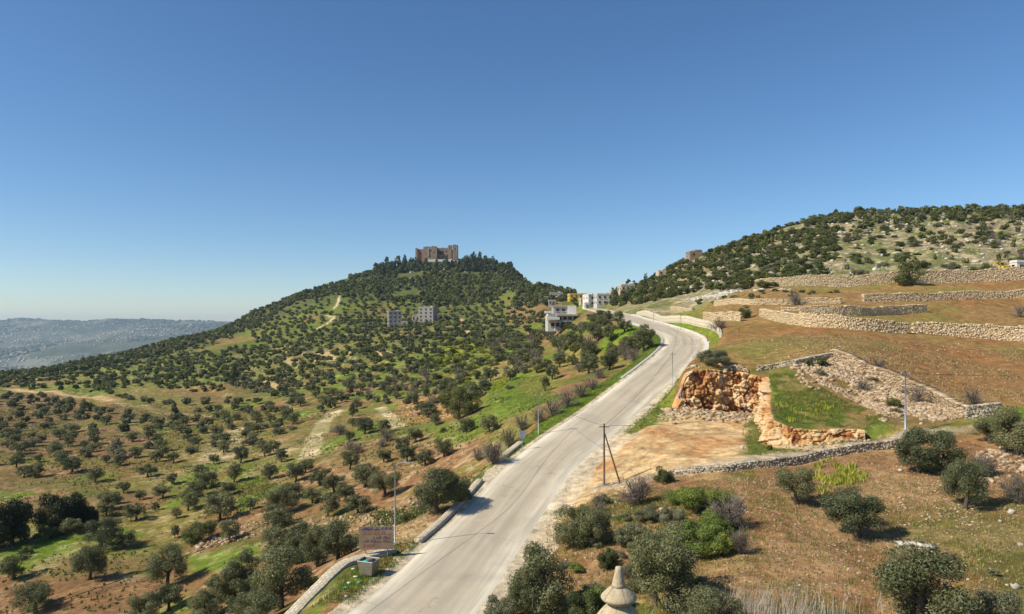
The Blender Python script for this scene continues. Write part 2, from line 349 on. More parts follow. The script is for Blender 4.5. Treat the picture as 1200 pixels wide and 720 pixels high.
def height(X, Y, fine=True):
    X = np.asarray(X, float); Y = np.asarray(Y, float)
    z = natural(X, Y)
    u = CU + F * X / Y
    # old agricultural terraces on the slopes below the castle
    z = z + terrace(X, Y)[0]
    amp = np.clip(Y / 160, .15, 3.0)
    z = z + (fbm(X, Y, 14, 4, 1) - .5) * amp * 1.1 + (fbm(X, Y, 3.0, 3, 2) - .5) * .35
    # rocky hillside right
    rk = sstep(205, 235, Y) * (1 - sstep(420, 480, Y)) * sstep(880, 980, u)
    z = z + rk * (fbm(X, Y, 7, 3, 12) - .5) * 2.4
    f = sstep(1150, 1500, Y)
    z = np.where(Y > 1150, z * (1 - f) + far(X, Y) * f, z)
    # pit
    b = (X > 5) & (X < 50) & (Y > 74) & (Y < 108)
    if np.any(b):
        xb, yb = X[b], Y[b]
        s = sdf(xb, yb, PIT) + (fbm(xb, yb, 1.6, 3, 21) - .5) * .5
        fz = floorz(xb, yb) + (fbm(xb, yb, 2.5, 3, 22) - .5) * .35
        back = sstep(80.5, 83, yb)                          # open towards the track
        t = sstep(.45, 1.0 + 4.2 * (1 - back), s)
        zz = z[b]; z[b] = np.where(zz > fz, fz * (1 - t) + zz * t, zz * .5 + fz * .5 * (1 - t) + zz * .5 * t)
    # road bed
    m = Y < 480
    dr, rz = road_dist(X, np.minimum(Y, 480))
    ad = np.abs(dr); inner = HW + .5
    w = sstep(inner, inner + 4.5 + 14 * sstep(135, 190, Y) * (dr < 0), ad)
    bed = rz - .12 + .14 * sstep(HW - .8, HW - .1, ad)
    z = np.where(m, bed * (1 - w) + z * w, z)
    return z
def hz(X, Y): return float(height(np.array([X], float), np.array([Y], float))[0])
LY = np.exp(np.linspace(math.log(14), math.log(1150), 2600))
def hit(u, v, ymin=14):
    """the ground point seen at a picture position"""
    X = (u - CU) / F * LY; z = height(X, LY); ray = CAMZ + (HV - v) / F * LY
    ok = (z >= ray) & (LY > ymin); i = int(np.argmax(ok)) if ok.any() else len(LY) - 1
    return float(X[i]), float(LY[i]), float(z[i])
def proj(X, Y, z): return CU + F * X / Y, HV - F * (z - CAMZ) / Y

# terrain mesh
gu = np.concatenate([np.arange(-500, -60, 10.0), np.arange(-60, 1260, 1.6), np.arange(1260, 1701, 10.0)])
gy = np.concatenate([np.exp(np.arange(math.log(6), math.log(40), .02)), np.arange(40, 128, .27), np.arange(128, 300, .62), np.exp(np.arange(math.log(300), math.log(1300), .0065)), np.exp(np.arange(math.log(1300), math.log(9500), .011)), [9500.0]])
GU, GY = np.meshgrid(gu, gy, indexing='ij'); GX = (GU - CU) / F * GY
gx, gyy = GX.ravel(), GY.ravel(); gz = height(gx, gyy)
nu, ny = GU.shape
idx = np.arange(nu * ny).reshape(nu, ny)
quads = np.stack([idx[:-1, :-1], idx[1:, :-1], idx[1:, 1:], idx[:-1, 1:]], -1).reshape(-1, 4)

# ground colours: what grows or lies where, worked out on the ground plan
def poly_w(pts): return np.array([hit(u, v)[:2] for u, v in pts])
def line_w(pts): return [hit(u, v)[:2] for u, v in pts]
def dline(X, Y, L):
    d = np.full(X.shape, 1e9)
    for a, b in zip(L[:-1], L[1:]):
        a = np.array(a); b = np.array(b); e = b - a; t = np.clip(((X - a[0]) * e[0] + (Y - a[1]) * e[1]) / (e @ e + 1e-9), 0, 1)
        d = np.minimum(d, np.hypot(X - a[0] - t * e[0], Y - a[1] - t * e[1]))
    return d
C = dict(lush=(.140, .205, .020), green=(.110, .135, .024), dry=(.245, .205, .055), soil=(.265, .148, .070), mauve=(.270, .140, .085), red=(.275, .125, .048), ochre=(.275, .170, .066),
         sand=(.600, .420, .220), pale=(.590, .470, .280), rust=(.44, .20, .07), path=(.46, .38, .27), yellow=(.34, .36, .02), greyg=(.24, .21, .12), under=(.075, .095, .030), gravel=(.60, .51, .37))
C = {k: np.array(v) for k, v in C.items()}
LIMIT = gyy < 1250
N1 = fbm(gx, gyy, 30, 4, 60); N2 = fbm(gx, gyy, 8, 4, 61); N3 = fbm(gx, gyy, 2.2, 3, 62); N4 = fbm(gx, gyy, 120, 3, 63)
uu = CU + F * gx / gyy
col = np.zeros((len(gx), 3)); stony = np.zeros(len(gx)); grassy = np.zeros(len(gx))
def paint(mask, c):
    global col
    mask = mask[:, None]; col = col * (1 - mask) + C[c] * mask
# left: furrowed soil, weeds and grass
col[:] = C['dry']
paint(sstep(.42, .56, N1 * .6 + N2 * .4), 'soil'); paint(sstep(.46, .60, N2 * .5 + N4 * .5) * .9, 'green'); paint(sstep(.56, .63, fbm(gx, gyy, 16, 4, 66)), 'lush')
grassy += sstep(.5, .6, N2)
stony += .22
hill = sstep(300, 380, gyy) * (1 - sstep(560, 640, uu))
paint(hill * .9, 'green'); paint(hill * sstep(.52, .60, N2 * .5 + N1 * .5), 'dry'); paint(hill * sstep(.60, .66, N1) * (gyy < 640), 'soil'); paint(hill * sstep(.5, .62, fbm(gx, gyy, 40, 3, 67)) * .7, 'lush')
ris = terrace(gx, gyy)[1] * hill; paint(hill * (1 - ris) * sstep(.40, .55, N1) * .55 * (gyy < 620), 'dry'); paint(ris * .8, 'under')
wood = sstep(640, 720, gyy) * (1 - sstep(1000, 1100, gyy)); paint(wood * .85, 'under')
# right: terraced ochre fields
fld = sstep(103, 108, gyy) * sstep(790, 850, uu); fld *= (1 - sstep(208, 222, gyy))
paint(fld, 'ochre'); paint(fld * sstep(.45, .62, N1 * .5 + N2 * .5) * .55, 'dry'); paint(fld * sstep(.50, .60, fbm(gx, gyy, 20, 4, 70)) * .6, 'red')
sl = (uu > 700) & (gyy > 150) & (gyy < 480)
rocky = sstep(205, 222, gyy) * (1 - sstep(420, 520, gyy)) * sstep(690, 760, uu)
paint(rocky, 'greyg'); paint(rocky * sstep(.5, .6, N2) * .6, 'green'); paint(rocky * sstep(.56, .64, N3) * .5, 'pale'); stony += rocky * .7
# near right: red-brown earth
near = (1 - sstep(72, 78, gyy)) * sstep(600, 640, uu)
dr_, _ = road_dist(gx, np.minimum(gyy, 480))
near *= sstep(4, 7, dr_)
paint(near, 'soil'); paint(near * sstep(.42, .58, N1 * .4 + N2 * .6) * .7, 'red'); paint(near * sstep(.60, .70, N2) * .8, 'green'); paint(near * sstep(.5, .6, fbm(gx, gyy, 5, 4, 64)) * .35, 'sand'); stony += near * .9
def reg(pts, c, f=1.5, amt=1.0, warp=3.0, st=None, gr=None):
    global stony, grassy
    pl = poly_w(pts); m = LIMIT & (gx > pl[:, 0].min() - 10) & (gx < pl[:, 0].max() + 10) & (gyy > pl[:, 1].min() - 10) & (gyy < pl[:, 1].max() + 10)
    w = np.zeros(len(gx)); s = sdf(gx[m], gyy[m], pl) + (fbm(gx[m], gyy[m], warp * 2.5, 3, 80) - .5) * warp * 2
    w[m] = 1 - sstep(-f, f, s); paint(w * amt, c)
    if st is not None: stony = stony * (1 - w) + st * w
    if gr is not None: grassy = grassy * (1 - w) + gr * w
    return w
def trk(pts, c, w_, amt=1.0, f=.6):
    L = line_w(pts); xs = [p[0] for p in L]; ys = [p[1] for p in L]
    m = (gx > min(xs) - 12) & (gx < max(xs) + 12) & (gyy > min(ys) - 12) & (gyy < max(ys) + 12)
    w = np.zeros(len(gx)); w[m] = 1 - sstep(w_ - f, w_ + f, dline(gx[m], gyy[m], L) + (fbm(gx[m], gyy[m], 3, 3, 90) - .5) * 1.6)
    paint(w * amt, c); return w
# left fields
reg([(1040, 455), (1075, 455), (1110, 470), (1150, 482), (1260, 480), (1260, 420), (1000, 410), (850, 415), (850, 425), (975, 412)], 'ochre', 1.2, 1, gr=0); reg([(600, 590), (900, 560), (1260, 500), (1260, 720), (600, 720)], 'soil', 2, .35)
reg([(1040, 440), (1110, 455), (1260, 450), (1260, 410), (1050, 410)], 'red', 3, .45)
reg([(880, 395), (1000, 402), (1000, 412), (880, 425), (850, 420)], 'dry', 3, .5)
reg([(-60, 462), (50, 460), (110, 468), (190, 488), (150, 498), (40, 500), (-60, 520)], 'mauve', 2, .8)
reg([(40, 505), (150, 500), (185, 510), (150, 540), (60, 535), (-40, 530)], 'mauve', 2, .85)
reg([(0, 548), (110, 550), (60, 572), (-50, 575)], 'mauve', 2, .8)
reg([(100, 470), (190, 482), (250, 478), (240, 460), (150, 455)], 'dry', 2, .8); reg([(170, 455), (270, 450), (300, 462), (250, 475)], 'soil', 2, .7)
reg([(225, 545), (262, 505), (300, 500), (292, 525), (240, 560)], 'pale', 2, .8, gr=0); reg([(170, 575), (240, 540), (215, 565), (180, 590)], 'sand', 1.5, .7)
reg([(300, 540), (330, 512), (348, 525), (318, 560), (296, 570)], 'sand', 2, .7); reg([(285, 512), (340, 470), (352, 474), (300, 530)], 'dry', 2, .8)
reg([(270, 567), (312, 555), (330, 575), (285, 600)], 'lush', 1.5, 1, gr=1); reg([(195, 570), (235, 545), (262, 540), (235, 580), (190, 600)], 'lush', 1.5, .9, gr=1)
reg([(40, 640), (160, 620), (175, 628), (60, 655)], 'lush', 1, .9, gr=1); reg([(60, 655), (170, 650), (180, 660), (20, 675)], 'sand', 1.2, .5)
reg([(215, 650), (300, 640), (290, 665), (225, 670)], 'lush', 1, 1, gr=1); reg([(0, 690), (120, 670), (240, 675), (250, 720), (60, 722)], 'soil', 1.5, .9, gr=.1)
reg([(225, 690), (265, 690), (250, 720), (150, 722)], 'lush', 1, .7); reg([(100, 640), (200, 620), (230, 645), (120, 650)], 'dry', 1.2, .8)
reg([(270, 615), (330, 600), (390, 610), (400, 625), (320, 640)], 'sand', 1, .7, st=1); reg([(430, 600), (520, 590), (500, 640), (440, 650)], 'sand', 1, .7, st=1)
reg([(360, 640), (440, 630), (520, 615), (560, 580), (540, 575), (480, 600), (400, 628)], 'soil', 1, .7, st=.9)
reg([(460, 470), (520, 455), (560, 470), (530, 490), (480, 495)], 'rust', 1.2, .8, st=1, gr=0)
reg([(560, 450), (640, 440), (650, 470), (600, 485), (570, 480)], 'lush', 2, .9, gr=1); reg([(605, 445), (650, 440), (648, 462), (620, 465)], 'dry', 1.5, .8)
reg([(500, 500), (560, 490), (575, 515), (530, 525)], 'lush', 2, .8, gr=1); reg([(560, 470), (640, 480), (600, 520), (560, 525)], 'lush', 2, .5)
for a in ([(330, 420), (350, 420), (350, 426), (335, 426)], [(372, 412), (392, 412), (395, 424), (370, 424)], [(395, 414), (410, 414), (410, 420)], [(436, 411), (460, 412), (455, 420), (436, 419)], [(318, 405), (338, 405), (336, 412), (320, 412)], [(305, 448), (330, 448), (330, 456), (306, 456)]):
    reg(a, 'sand', 1.5, .8)
reg([(595, 360), (640, 352), (660, 360), (640, 378), (600, 380)], 'soil', 3, .8, st=.9)
reg([(480, 415), (560, 405), (600, 420), (560, 440), (490, 440)], 'lush', 3, .7); 
reg([(520, 400), (555, 402), (545, 425), (525, 430)], 'yellow', 2, .6); reg([(574, 456), (590, 443), (596, 447), (582, 458)], 'yellow', .8, .9)
trk([(10, 456), (60, 459), (110, 466), (150, 475), (200, 485), (245, 488)], 'rust', 2.8, .6); trk([(10, 456), (60, 459), (110, 466), (150, 475), (200, 485), (245, 488)], 'sand', 2.2, .9)
trk([(393, 483), (378, 497), (368, 515), (361, 537)], 'pale', 2.1); trk([(445, 478), (455, 485), (468, 500)], 'pale', 1.4)
trk([(398, 348), (396, 356), (392, 362)], 'pale', 1.3); trk([(372, 386), (384, 378), (391, 372), (384, 370)], 'pale', 1.4); trk([(540, 375), (552, 385), (550, 392)], 'sand', 2)
trk([(600, 500), (560, 540), (520, 560), (480, 575)], 'dry', 1.5, .7)
# strip fields along the contour between the olive rows
fr = (gx * .35 + gyy * .94) / 16 + .5 * N1; stp = sstep(.35, .5, np.abs(fr - np.round(fr)) * 2)
paint((1 - sstep(560, 620, uu)) * sstep(.55, .75, N3) * .35 * (gyy < 1100), 'soil'); paint((1 - sstep(560, 620, uu)) * sstep(.55, .7, fbm(gx, gyy, 1.5, 3, 68)) * .35 * (gyy < 500), 'pale')
lf = (1 - sstep(500, 560, uu)) * sstep(120, 140, gyy) * (1 - sstep(280, 320, gyy)); paint(lf * stp * .45, 'green')
# quarry, lot, shelf
reg([(722, 585), (660, 604), (625, 645), (598, 700), (560, 760), (590, 760), (560, 720), (640, 590), (700, 540), (735, 498), (760, 480), (795, 485), (890, 492), (895, 522), (1010, 520), (1000, 530), (850, 548), (770, 556)], 'sand', .8, .95, 2, st=.15, gr=0)
sl_ = reg([(722, 585), (700, 560), (735, 500), (800, 488), (890, 495), (895, 522), (850, 545), (770, 556)], 'sand', .5, .3)
paint(sl_ * sstep(.56, .66, fbm(gx, gyy, 5, 4, 95)) * .6, 'rust')
reg([(868, 500), (892, 485), (897, 522), (930, 528), (880, 532)], 'green', .8, .8, gr=1); 
reg([(900, 447), (935, 440), (965, 455), (1045, 488), (1030, 497), (940, 502), (912, 484)], 'green', .8, 1, 5, gr=.45, st=.6); w_ = reg([(905, 452), (925, 448), (985, 480), (960, 495), (925, 487)], 'lush', .8, .6, 4); w_ = reg([(900, 447), (935, 440), (965, 455), (1045, 488), (1030, 497), (940, 502), (912, 484)], 'green', .8, 0); paint(w_ * 0 + 0 * N3, 'soil')
reg([(1040, 470), (1000, 440), (960, 425), (935, 432), (980, 470), (1060, 500), (1110, 495)], 'soil', .7, .8, st=1)
reg([(718, 500), (765, 470), (790, 445), (796, 460), (770, 495), (740, 510)], 'lush', .5, .75, gr=1)
shm = (gx > 30) & (gx < 45) & (gyy > 82) & (gyy < 104) & (N3 * .5 + N2 * .5 > .5); paint(shm * .55, 'soil')
for a in ([(690, 590), (720, 550), (760, 520), (800, 505), (850, 503)], [(700, 596), (730, 556), (768, 527), (806, 511), (850, 508)], [(715, 505), (760, 530), (820, 536), (870, 534)], [(712, 512), (755, 537), (815, 542)]): trk(a, 'soil', .22, .45, .2)
trk([(700, 572), (760, 560), (850, 544), (960, 528), (1055, 512), (1130, 504), (1240, 500)], 'path', 1.3, .9)
reg([(1120, 500), (1250, 500), (1250, 540), (1180, 560), (1140, 530)], 'red', .8, .5, st=1)
# road verges
vg = (dr_ < -(HW + .3)) & (dr_ > -(HW + 6)) & (gyy > 84) & (gyy < 172); w = vg * (1 - sstep(HW + 3, HW + 6, -dr_ + (N3 - .5) * 3)); paint(w.astype(float), 'lush'); paint(w * sstep(.5, .62, N3) * .5, 'green'); grassy = np.maximum(grassy, w)
vg = (dr_ > (HW + 1.3)) & (dr_ < (HW + 3.5)) & (gyy > 140) & (gyy < 330); paint(vg * .8, 'lush')
vg = (dr_ < -(HW + .3)) & (dr_ > -(HW + 3)) & (gyy < 60) & (gyy > 45); paint(vg * sstep(.4, .55, N2) * .9, 'lush'); paint(vg * (1 - sstep(.4, .5, N2)) * .7, 'soil')
sh = np.where((dr_ < 0) & (gyy > 84) & (gyy < 240), -dr_ < HW + .2, np.abs(dr_) < HW + 1.0 + (N3 - .5) * 1.2); sh &= gyy < 480; paint(sh * .9, 'gravel')
rsh = (dr_ > HW - .2) & (dr_ < HW + 2.6 + (N2 - .5) * 3 + (N3 - .5) * 1.2) & (gyy < 92); paint(rsh * .85 * (.6 + .4 * N3), 'gravel'); grassy[rsh] = 0; stony[rsh] = .3
grassy[sh] = 0; stony[sh] = .2
# far valley: woods, fields and the town
fv = sstep(1150, 1400, gyy)
N5 = fbm(gx, gyy, 420, 5, 30); N6 = fbm(gx, gyy, 160, 4, 31)
fc = C['under'][None] * .8 * (1 - sstep(.42, .56, N5))[:, None] + np.array([.11, .12, .06])[None] * sstep(.42, .56, N5)[:, None]
fc = fc + (sstep(.60, .70, N6) * .10)[:, None] * np.array([1, .9, .7])
col = col * (1 - fv[:, None]) + fc * fv[:, None]; stony *= (1 - fv); grassy *= (1 - fv)
rows = np.abs(((gx * .88 - gyy * .48) / 7.6) % 1 - .5) * 2; paint((1 - sstep(300, 420, uu)) * sstep(120, 140, gyy) * (1 - sstep(270, 310, gyy)) * (1 - sstep(.35, .6, rows)) * .30, 'soil')
paint((1 - sstep(380, 440, uu)) * (gyy < 130) * sstep(.52, .60, fbm(gx, gyy, 11, 4, 99)) * .8, 'soil')
col *= (0.70 + .60 * fbm(gx, gyy, 1.6, 3, 77))[:, None]
furrow = (1 - sstep(300, 420, uu)) * (gyy < 330) * (col[:, 0] > col[:, 1] * 1.15)

def m_ground():
    m, t, b = nodes('ground')
    c = attr(t, "gcol").outputs["Color"]; ms = attr(t, "gmask"); sep = t.nodes.new("ShaderNodeSeparateColor"); t.links.new(ms.outputs["Color"], sep.inputs[0])
    tc = t.nodes.new("ShaderNodeTexCoord").outputs["Object"]
    n1 = noise(t, .9, 8, .72, tc); n2 = noise(t, 5.0, 4, .7, tc); n0 = noise(t, .12, 5, .6, tc)
    c = mixc(t, ramp(t, n1, [(.36, (0, 0, 0)), (.64, (1, 1, 1))]), mixc(t, 1.0, c, (.60, .60, .56), 'MULTIPLY'), mixc(t, 1.0, c, (1.35, 1.30, 1.22), 'MULTIPLY'))
    # stones lying in the soil
    vo = t.nodes.new("ShaderNodeTexVoronoi"); vo.inputs["Scale"].default_value = 2.6; t.links.new(tc, vo.inputs["Vector"])
    stf = math_(t, 'MULTIPLY', ramp(t, vo.outputs["Distance"], [(.18, (1, 1, 1)), (.30, (0, 0, 0))]), ramp(t, noise(t, 1.1, 2, .5, tc), [(.45, (0, 0, 0)), (.58, (1, 1, 1))]))
    stf = math_(t, 'MULTIPLY', stf, sep.outputs[0]); c = mixc(t, stf, c, (.46, .38, .27))
    wv = t.nodes.new("ShaderNodeTexWave"); wv.inputs["Scale"].default_value = .42; wv.inputs["Distortion"].default_value = 2.2; wv.inputs["Detail"].default_value = 3; wv.inputs["Detail Scale"].default_value = .5
    mp = t.nodes.new("ShaderNodeMapping"); mp.inputs["Rotation"].default_value = (0, 0, 1.15); t.links.new(tc, mp.inputs[0]); t.links.new(mp.outputs[0], wv.inputs["Vector"])
    c = mixc(t, math_(t, 'MULTIPLY', math_(t, 'MULTIPLY', wv.outputs["Fac"], sep.outputs[2]), .55), c, mixc(t, 1.0, c, (.55, .56, .5), 'MULTIPLY'))
    # grass tufts
    gf = math_(t, 'MULTIPLY', ramp(t, n2, [(.45, (0, 0, 0)), (.60, (1, 1, 1))]), sep.outputs[1]); gf = math_(t, 'MULTIPLY', gf, .6)
    c = mixc(t, gf, c, (.085, .135, .018))
    t.links.new(c, b.inputs["Base Color"]); b.inputs["Roughness"].default_value = .95; b.inputs["Specular IOR Level"].default_value = .1
    hh = math_(t, 'ADD', n1, math_(t, 'MULTIPLY', n2, .35)); bump(t, b, hh, .9, .28)
    return m
me = mk_mesh("terrain", np.stack([gx, gyy, gz], 1), quads, m_ground(), smooth=True)
ca = me.color_attributes.new("gcol", 'FLOAT_COLOR', 'POINT'); ca.data.foreach_set("color", np.concatenate([np.clip(col, 0, 1), np.ones((len(gx), 1))], 1).astype(np.float32).ravel())
ca = me.color_attributes.new("gmask", 'FLOAT_COLOR', 'POINT'); ca.data.foreach_set("color", np.stack([np.clip(stony, 0, 1), np.clip(grassy, 0, 1), furrow, np.ones(len(gx))], 1).astype(np.float32).ravel())
tag(link("terrain", me), kind='structure')

# road sheet
ys = np.concatenate([np.arange(6, 250, .5), np.arange(250, 478, 1.5)]); ac = np.linspace(-1, 1, 17)
x, z, s = road(ys); nrm = np.stack([np.ones_like(s), -s], 1) / np.sqrt(1 + s * s)[:, None]
hw = HW + .35 * sstep(85, 60, ys) 
edge = (fbm(ys, ys * 0, 3, 3, 7) - .5) * .35
V = []
for a in ac:
    off = hw * a + (edge if abs(a) == 1 else 0)
    yv = ys + nrm[:, 1] * off; V.append(np.stack([x + nrm[:, 0] * off, yv, road(yv)[1] + .03 + .05 * (1 - a * a) - (.05 if abs(a) == 1 else 0)], 1))
V = np.stack(V, 1); na = len(ac); idr = np.arange(len(ys) * na).reshape(len(ys), na)
qr = np.stack([idr[:-1, :-1], idr[:-1, 1:], idr[1:, 1:], idr[1:, :-1]], -1).reshape(-1, 4)
V[:, 0, 2] -= .10; V[:, -1, 2] -= .10
m, t, b = nodes('worn road surface'); at = attr(t, "across").outputs["Fac"]; al = attr(t, "along").outputs["Fac"]
cv = t.nodes.new("ShaderNodeCombineXYZ"); t.links.new(math_(t, 'MULTIPLY', at, 4.2), cv.inputs[0]); t.links.new(al, cv.inputs[1])
n1 = noise(t, .5, 6, .65, cv.outputs[0], (1.2, .12, 1)); n2 = noise(t, 9, 4, .7, cv.outputs[0]); n3 = noise(t, .22, 5, .6, cv.outputs[0])
lane = ramp(t, math_(t, 'ADD', math_(t, 'ABSOLUTE', at), math_(t, 'MULTIPLY_ADD', n1, .5, -.25)), [(.50, (0, 0, 0)), (.80, (1, 1, 1))])
c = mixc(t, lane, (.480, .400, .275), (.720, .640, .475)); c = mixc(t, ramp(t, n3, [(.35, (0, 0, 0)), (.7, (1, 1, 1))]), c, mixc(t, 1.0, c, (.86, .84, .80), 'MULTIPLY'))
c = mixc(t, ramp(t, n2, [(.3, (0, 0, 0)), (.8, (.35, .35, .35))]), c, (.62, .58, .5))
vo = t.nodes.new("ShaderNodeTexVoronoi"); vo.feature = 'DISTANCE_TO_EDGE'; vo.inputs["Scale"].default_value = .16; vo.inputs["Randomness"].default_value = 1
dv = t.nodes.new("ShaderNodeVectorMath"); dv.operation = 'ADD'; nn = t.nodes.new("ShaderNodeTexNoise"); nn.inputs["Scale"].default_value = .8; nn.inputs["Detail"].default_value = 5
t.links.new(cv.outputs[0], nn.inputs["Vector"]); mm = t.nodes.new("ShaderNodeVectorMath"); mm.operation = 'SCALE'; mm.inputs["Scale"].default_value = 2.2
t.links.new(nn.outputs["Color"], mm.inputs[0]); t.links.new(cv.outputs[0], dv.inputs[0]); t.links.new(mm.outputs[0], dv.inputs[1]); t.links.new(dv.outputs[0], vo.inputs["Vector"])
cr = math_(t, 'MULTIPLY', ramp(t, vo.outputs["Distance"], [(.0, (1, 1, 1)), (.006, (0, 0, 0))]), ramp(t, n3, [(.5, (0, 0, 0)), (.56, (.55, .55, .55))]))
n5 = noise(t, 1.0, 4, .6, cv.outputs[0], (1.1, .05, 1)); c = mixc(t, ramp(t, n5, [(.42, (0, 0, 0)), (.62, (.55, .55, .55))]), c, (.30, .265, .205))
n6 = noise(t, .16, 2, .5, cv.outputs[0]); c = mixc(t, ramp(t, n6, [(.60, (0, 0, 0)), (.68, (.25, .25, .25))]), c, (.29, .26, .21))
n7 = noise(t, .5, 6, .75, cv.outputs[0]); c = mixc(t, ramp(t, n7, [(.62, (0, 0, 0)), (.72, (.5, .5, .5))]), c, (.66, .58, .44))
c = mixc(t, cr, c, (.13, .11, .09))
t.links.new(c, b.inputs["Base Color"]); b.inputs["Roughness"].default_value = .8; bump(t, b, n2, .15, .02)
me = mk_mesh("road", V.reshape(-1, 3), qr, m, smooth=True)
a_ = me.attributes.new("across", 'FLOAT', 'POINT'); a_.data.foreach_set("value", np.tile(ac, len(ys)).astype(np.float32))
a_ = me.attributes.new("along", 'FLOAT', 'POINT'); a_.data.foreach_set("value", np.repeat(np.cumsum(np.concatenate([[0], np.hypot(np.diff(x), np.diff(ys))])), na).astype(np.float32))
tag(link("road", me), kind='structure')

# concrete kerb on the outer side of the bend
def road_strip(name, y0, y1, o0, o1, zb, h, mat, st=1.0, gaps=False):
    yy = np.arange(y0, y1, st); x, z, s = road(yy); nx = 1 / np.sqrt(1 + s * s); nyv = -s * nx
    mb = MB(); prof = [(o0, zb), (o0, h), (o1, h), (o1, zb)]
    V = [(x[i] + nx[i] * o, yy[i] + nyv[i] * o, float(road(yy[i] + nyv[i] * o)[1]) + q) for i in range(len(yy)) for o, q in prof]
    Fs = [tuple(i * 4 + k for k in (0, 1, 5, 4)) for i in range(len(yy) - 1)] + [(i * 4 + 1, i * 4 + 2, i * 4 + 6, i * 4 + 5) for i in range(len(yy) - 1)] + [(i * 4 + 2, i * 4 + 3, i * 4 + 7, i * 4 + 6) for i in range(len(yy) - 1)]
    Fs += [(0, 3, 2, 1), tuple((len(yy) - 1) * 4 + k for k in (0, 1, 2, 3))]
    mb.add(V, Fs); return mb.build(name, mat)
tag(road_strip("kerb", 128, 232, HW + .15, HW + 1.0, -.3, .16, M['white']), kind='structure')
tag(road_strip("kerb", 118, 212, -HW - .6, -HW - .15, -.3, .14, M['concrete']), kind='structure')

# ------------------------------------------------------------------ quarry rock faces
def worley(x, y, seed):
    ix = np.floor(x); iy = np.floor(y); f1 = np.full(x.shape, 9.); f2 = f1.copy(); idv = np.zeros(x.shape)
    for a in (-1, 0, 1):
        for c in (-1, 0, 1):
            jx = _hash(ix + a, iy + c, seed); jy = _hash(ix + a, iy + c, seed + 1); d = np.hypot(ix + a + jx - x, iy + c + jy - y)
            n1 = d < f1; f2 = np.where(n1, f1, np.minimum(f2, d)); idv = np.where(n1, _hash(ix + a, iy + c, seed + 2), idv); f1 = np.where(n1, d, f1)
    return f1, f2, idv
def rock_face(name, pts, h_extra=0.05, seed=0, amp=1.0, ends=(1, 1)):
    pts = np.array([ud(*p) for p in pts]); seg = np.hypot(*np.diff(pts, axis=0).T); L = np.concatenate([[0], np.cumsum(seg)])
    ss = np.arange(0, L[-1], .12); px = np.interp(ss, L, pts[:, 0]); py = np.interp(ss, L, pts[:, 1]); px = _sm(px, 4); py = _sm(py, 4)
    tx, ty = _sm(np.gradient(px), 6), _sm(np.gradient(py), 6); nn_ = np.hypot(tx, ty); nx, nyy_ = ty / nn_, -tx / nn_     # towards the pit
    topz = _sm(height(px - nx * 1.3, py - nyy_ * 1.3), 4); bot = floorz(px + nx * .5, py + nyy_ * .5) - .5
    rows = 72; tt = np.linspace(0, 1, rows)
    Sg, Tg = np.meshgrid(ss, tt, indexing='ij')
    zz = bot[:, None] * (1 - Tg) + (topz[:, None] + h_extra + .35 * (fbm(Sg, Sg * 0, 1.3, 3, seed + 5) - .5)) * Tg
    wx = Sg + .6 * fbm(Sg, zz, 1.5, 3, seed + 7); wz = zz + .5 * fbm(Sg, zz, 1.5, 3, seed + 8)
    f1, f2, i1 = worley(wx / 1.1, wz / 1.7, seed); g1, g2, i2 = worley(wx / .62, wz / .75, seed + 30); h1, h2, i3 = worley(wx / .28, wz / .30, seed + 60)
    out = amp * (.75 * (i1 - .5) + .50 * (i2 - .5) + .22 * (i3 - .5) - .45 * (1 - sstep(0, .16, f2 - f1)) - .16 * (1 - sstep(0, .18, g2 - g1)) + .9 * (fbm(Sg, zz * .4, 4, 2, seed + 2) - .5))
    lay = np.floor(wz / .42 + .5 * fbm(Sg, zz * 0, 4, 2, seed + 9)); out = out + amp * .5 * (_hash(lay, np.floor(wx / 2.1), seed + 90) - .5)
    out = out + .9 * (1 - Tg) ** 1.5 - .25
    if ends[0]: out = out * np.minimum(1, ss / 1.0)[:, None]
    if ends[1]: out = out * np.minimum(1, (ss[-1] - ss) / .6)[:, None]
    bk = sstep(.95, 1, Tg); back = bk * (1.7 + out); zz = zz - .45 * bk ** 2
    X = px[:, None] + nx[:, None] * (out - back); Y = py[:, None] + nyy_[:, None] * (out - back)
    a, b_ = X.shape; ix = np.arange(a * b_).reshape(a, b_)
    q = np.stack([ix[:-1, :-1], ix[1:, :-1], ix[1:, 1:], ix[:-1, 1:]], -1).reshape(-1, 4)
    me = mk_mesh(name, np.stack([X.ravel(), Y.ravel(), zz.ravel()], 1), q, M_cliff)
    for an, ar in (("blk", i1 * .6 + i2 * .4), ("blk2", i3)):
        A_ = me.attributes.new(an, 'FLOAT', 'POINT'); A_.data.foreach_set("value", ar.ravel().astype(np.float32))
    return tag(link(name, me), kind='structure')
m, t, b = nodes('quarry rock'); tc = t.nodes.new("ShaderNodeTexCoord").outputs["Object"]
nA = noise(t, .55, 5, .6, tc, (1, 1, .35)); nB = noise(t, 2.2, 6, .7, tc, (1, 1, .25)); nC = noise(t, .33, 4, .6, tc, (1, 1, .3))
nA = math_(t, 'ADD', math_(t, 'MULTIPLY', nA, .6), math_(t, 'MULTIPLY', attr(t, 'blk').outputs['Fac'], .4))
c = ramp(t, nA, [(.36, (.24, .09, .035)), (.44, (.45, .22, .08)), (.53, (.60, .37, .16)), (.68, (.62, .46, .26))])
c = mixc(t, ramp(t, nC, [(.54, (0, 0, 0)), (.64, (.8, .8, .8))]), c, (.52, .45, .35)); c = mixc(t, ramp(t, nB, [(.54, (0, 0, 0)), (.68, (.7, .7, .7))]), c, (.34, .15, .06))
t.links.new(c, b.inputs["Base Color"]); b.inputs["Roughness"].default_value = .95; bump(t, b, nB, .8, .15); M_cliff = m
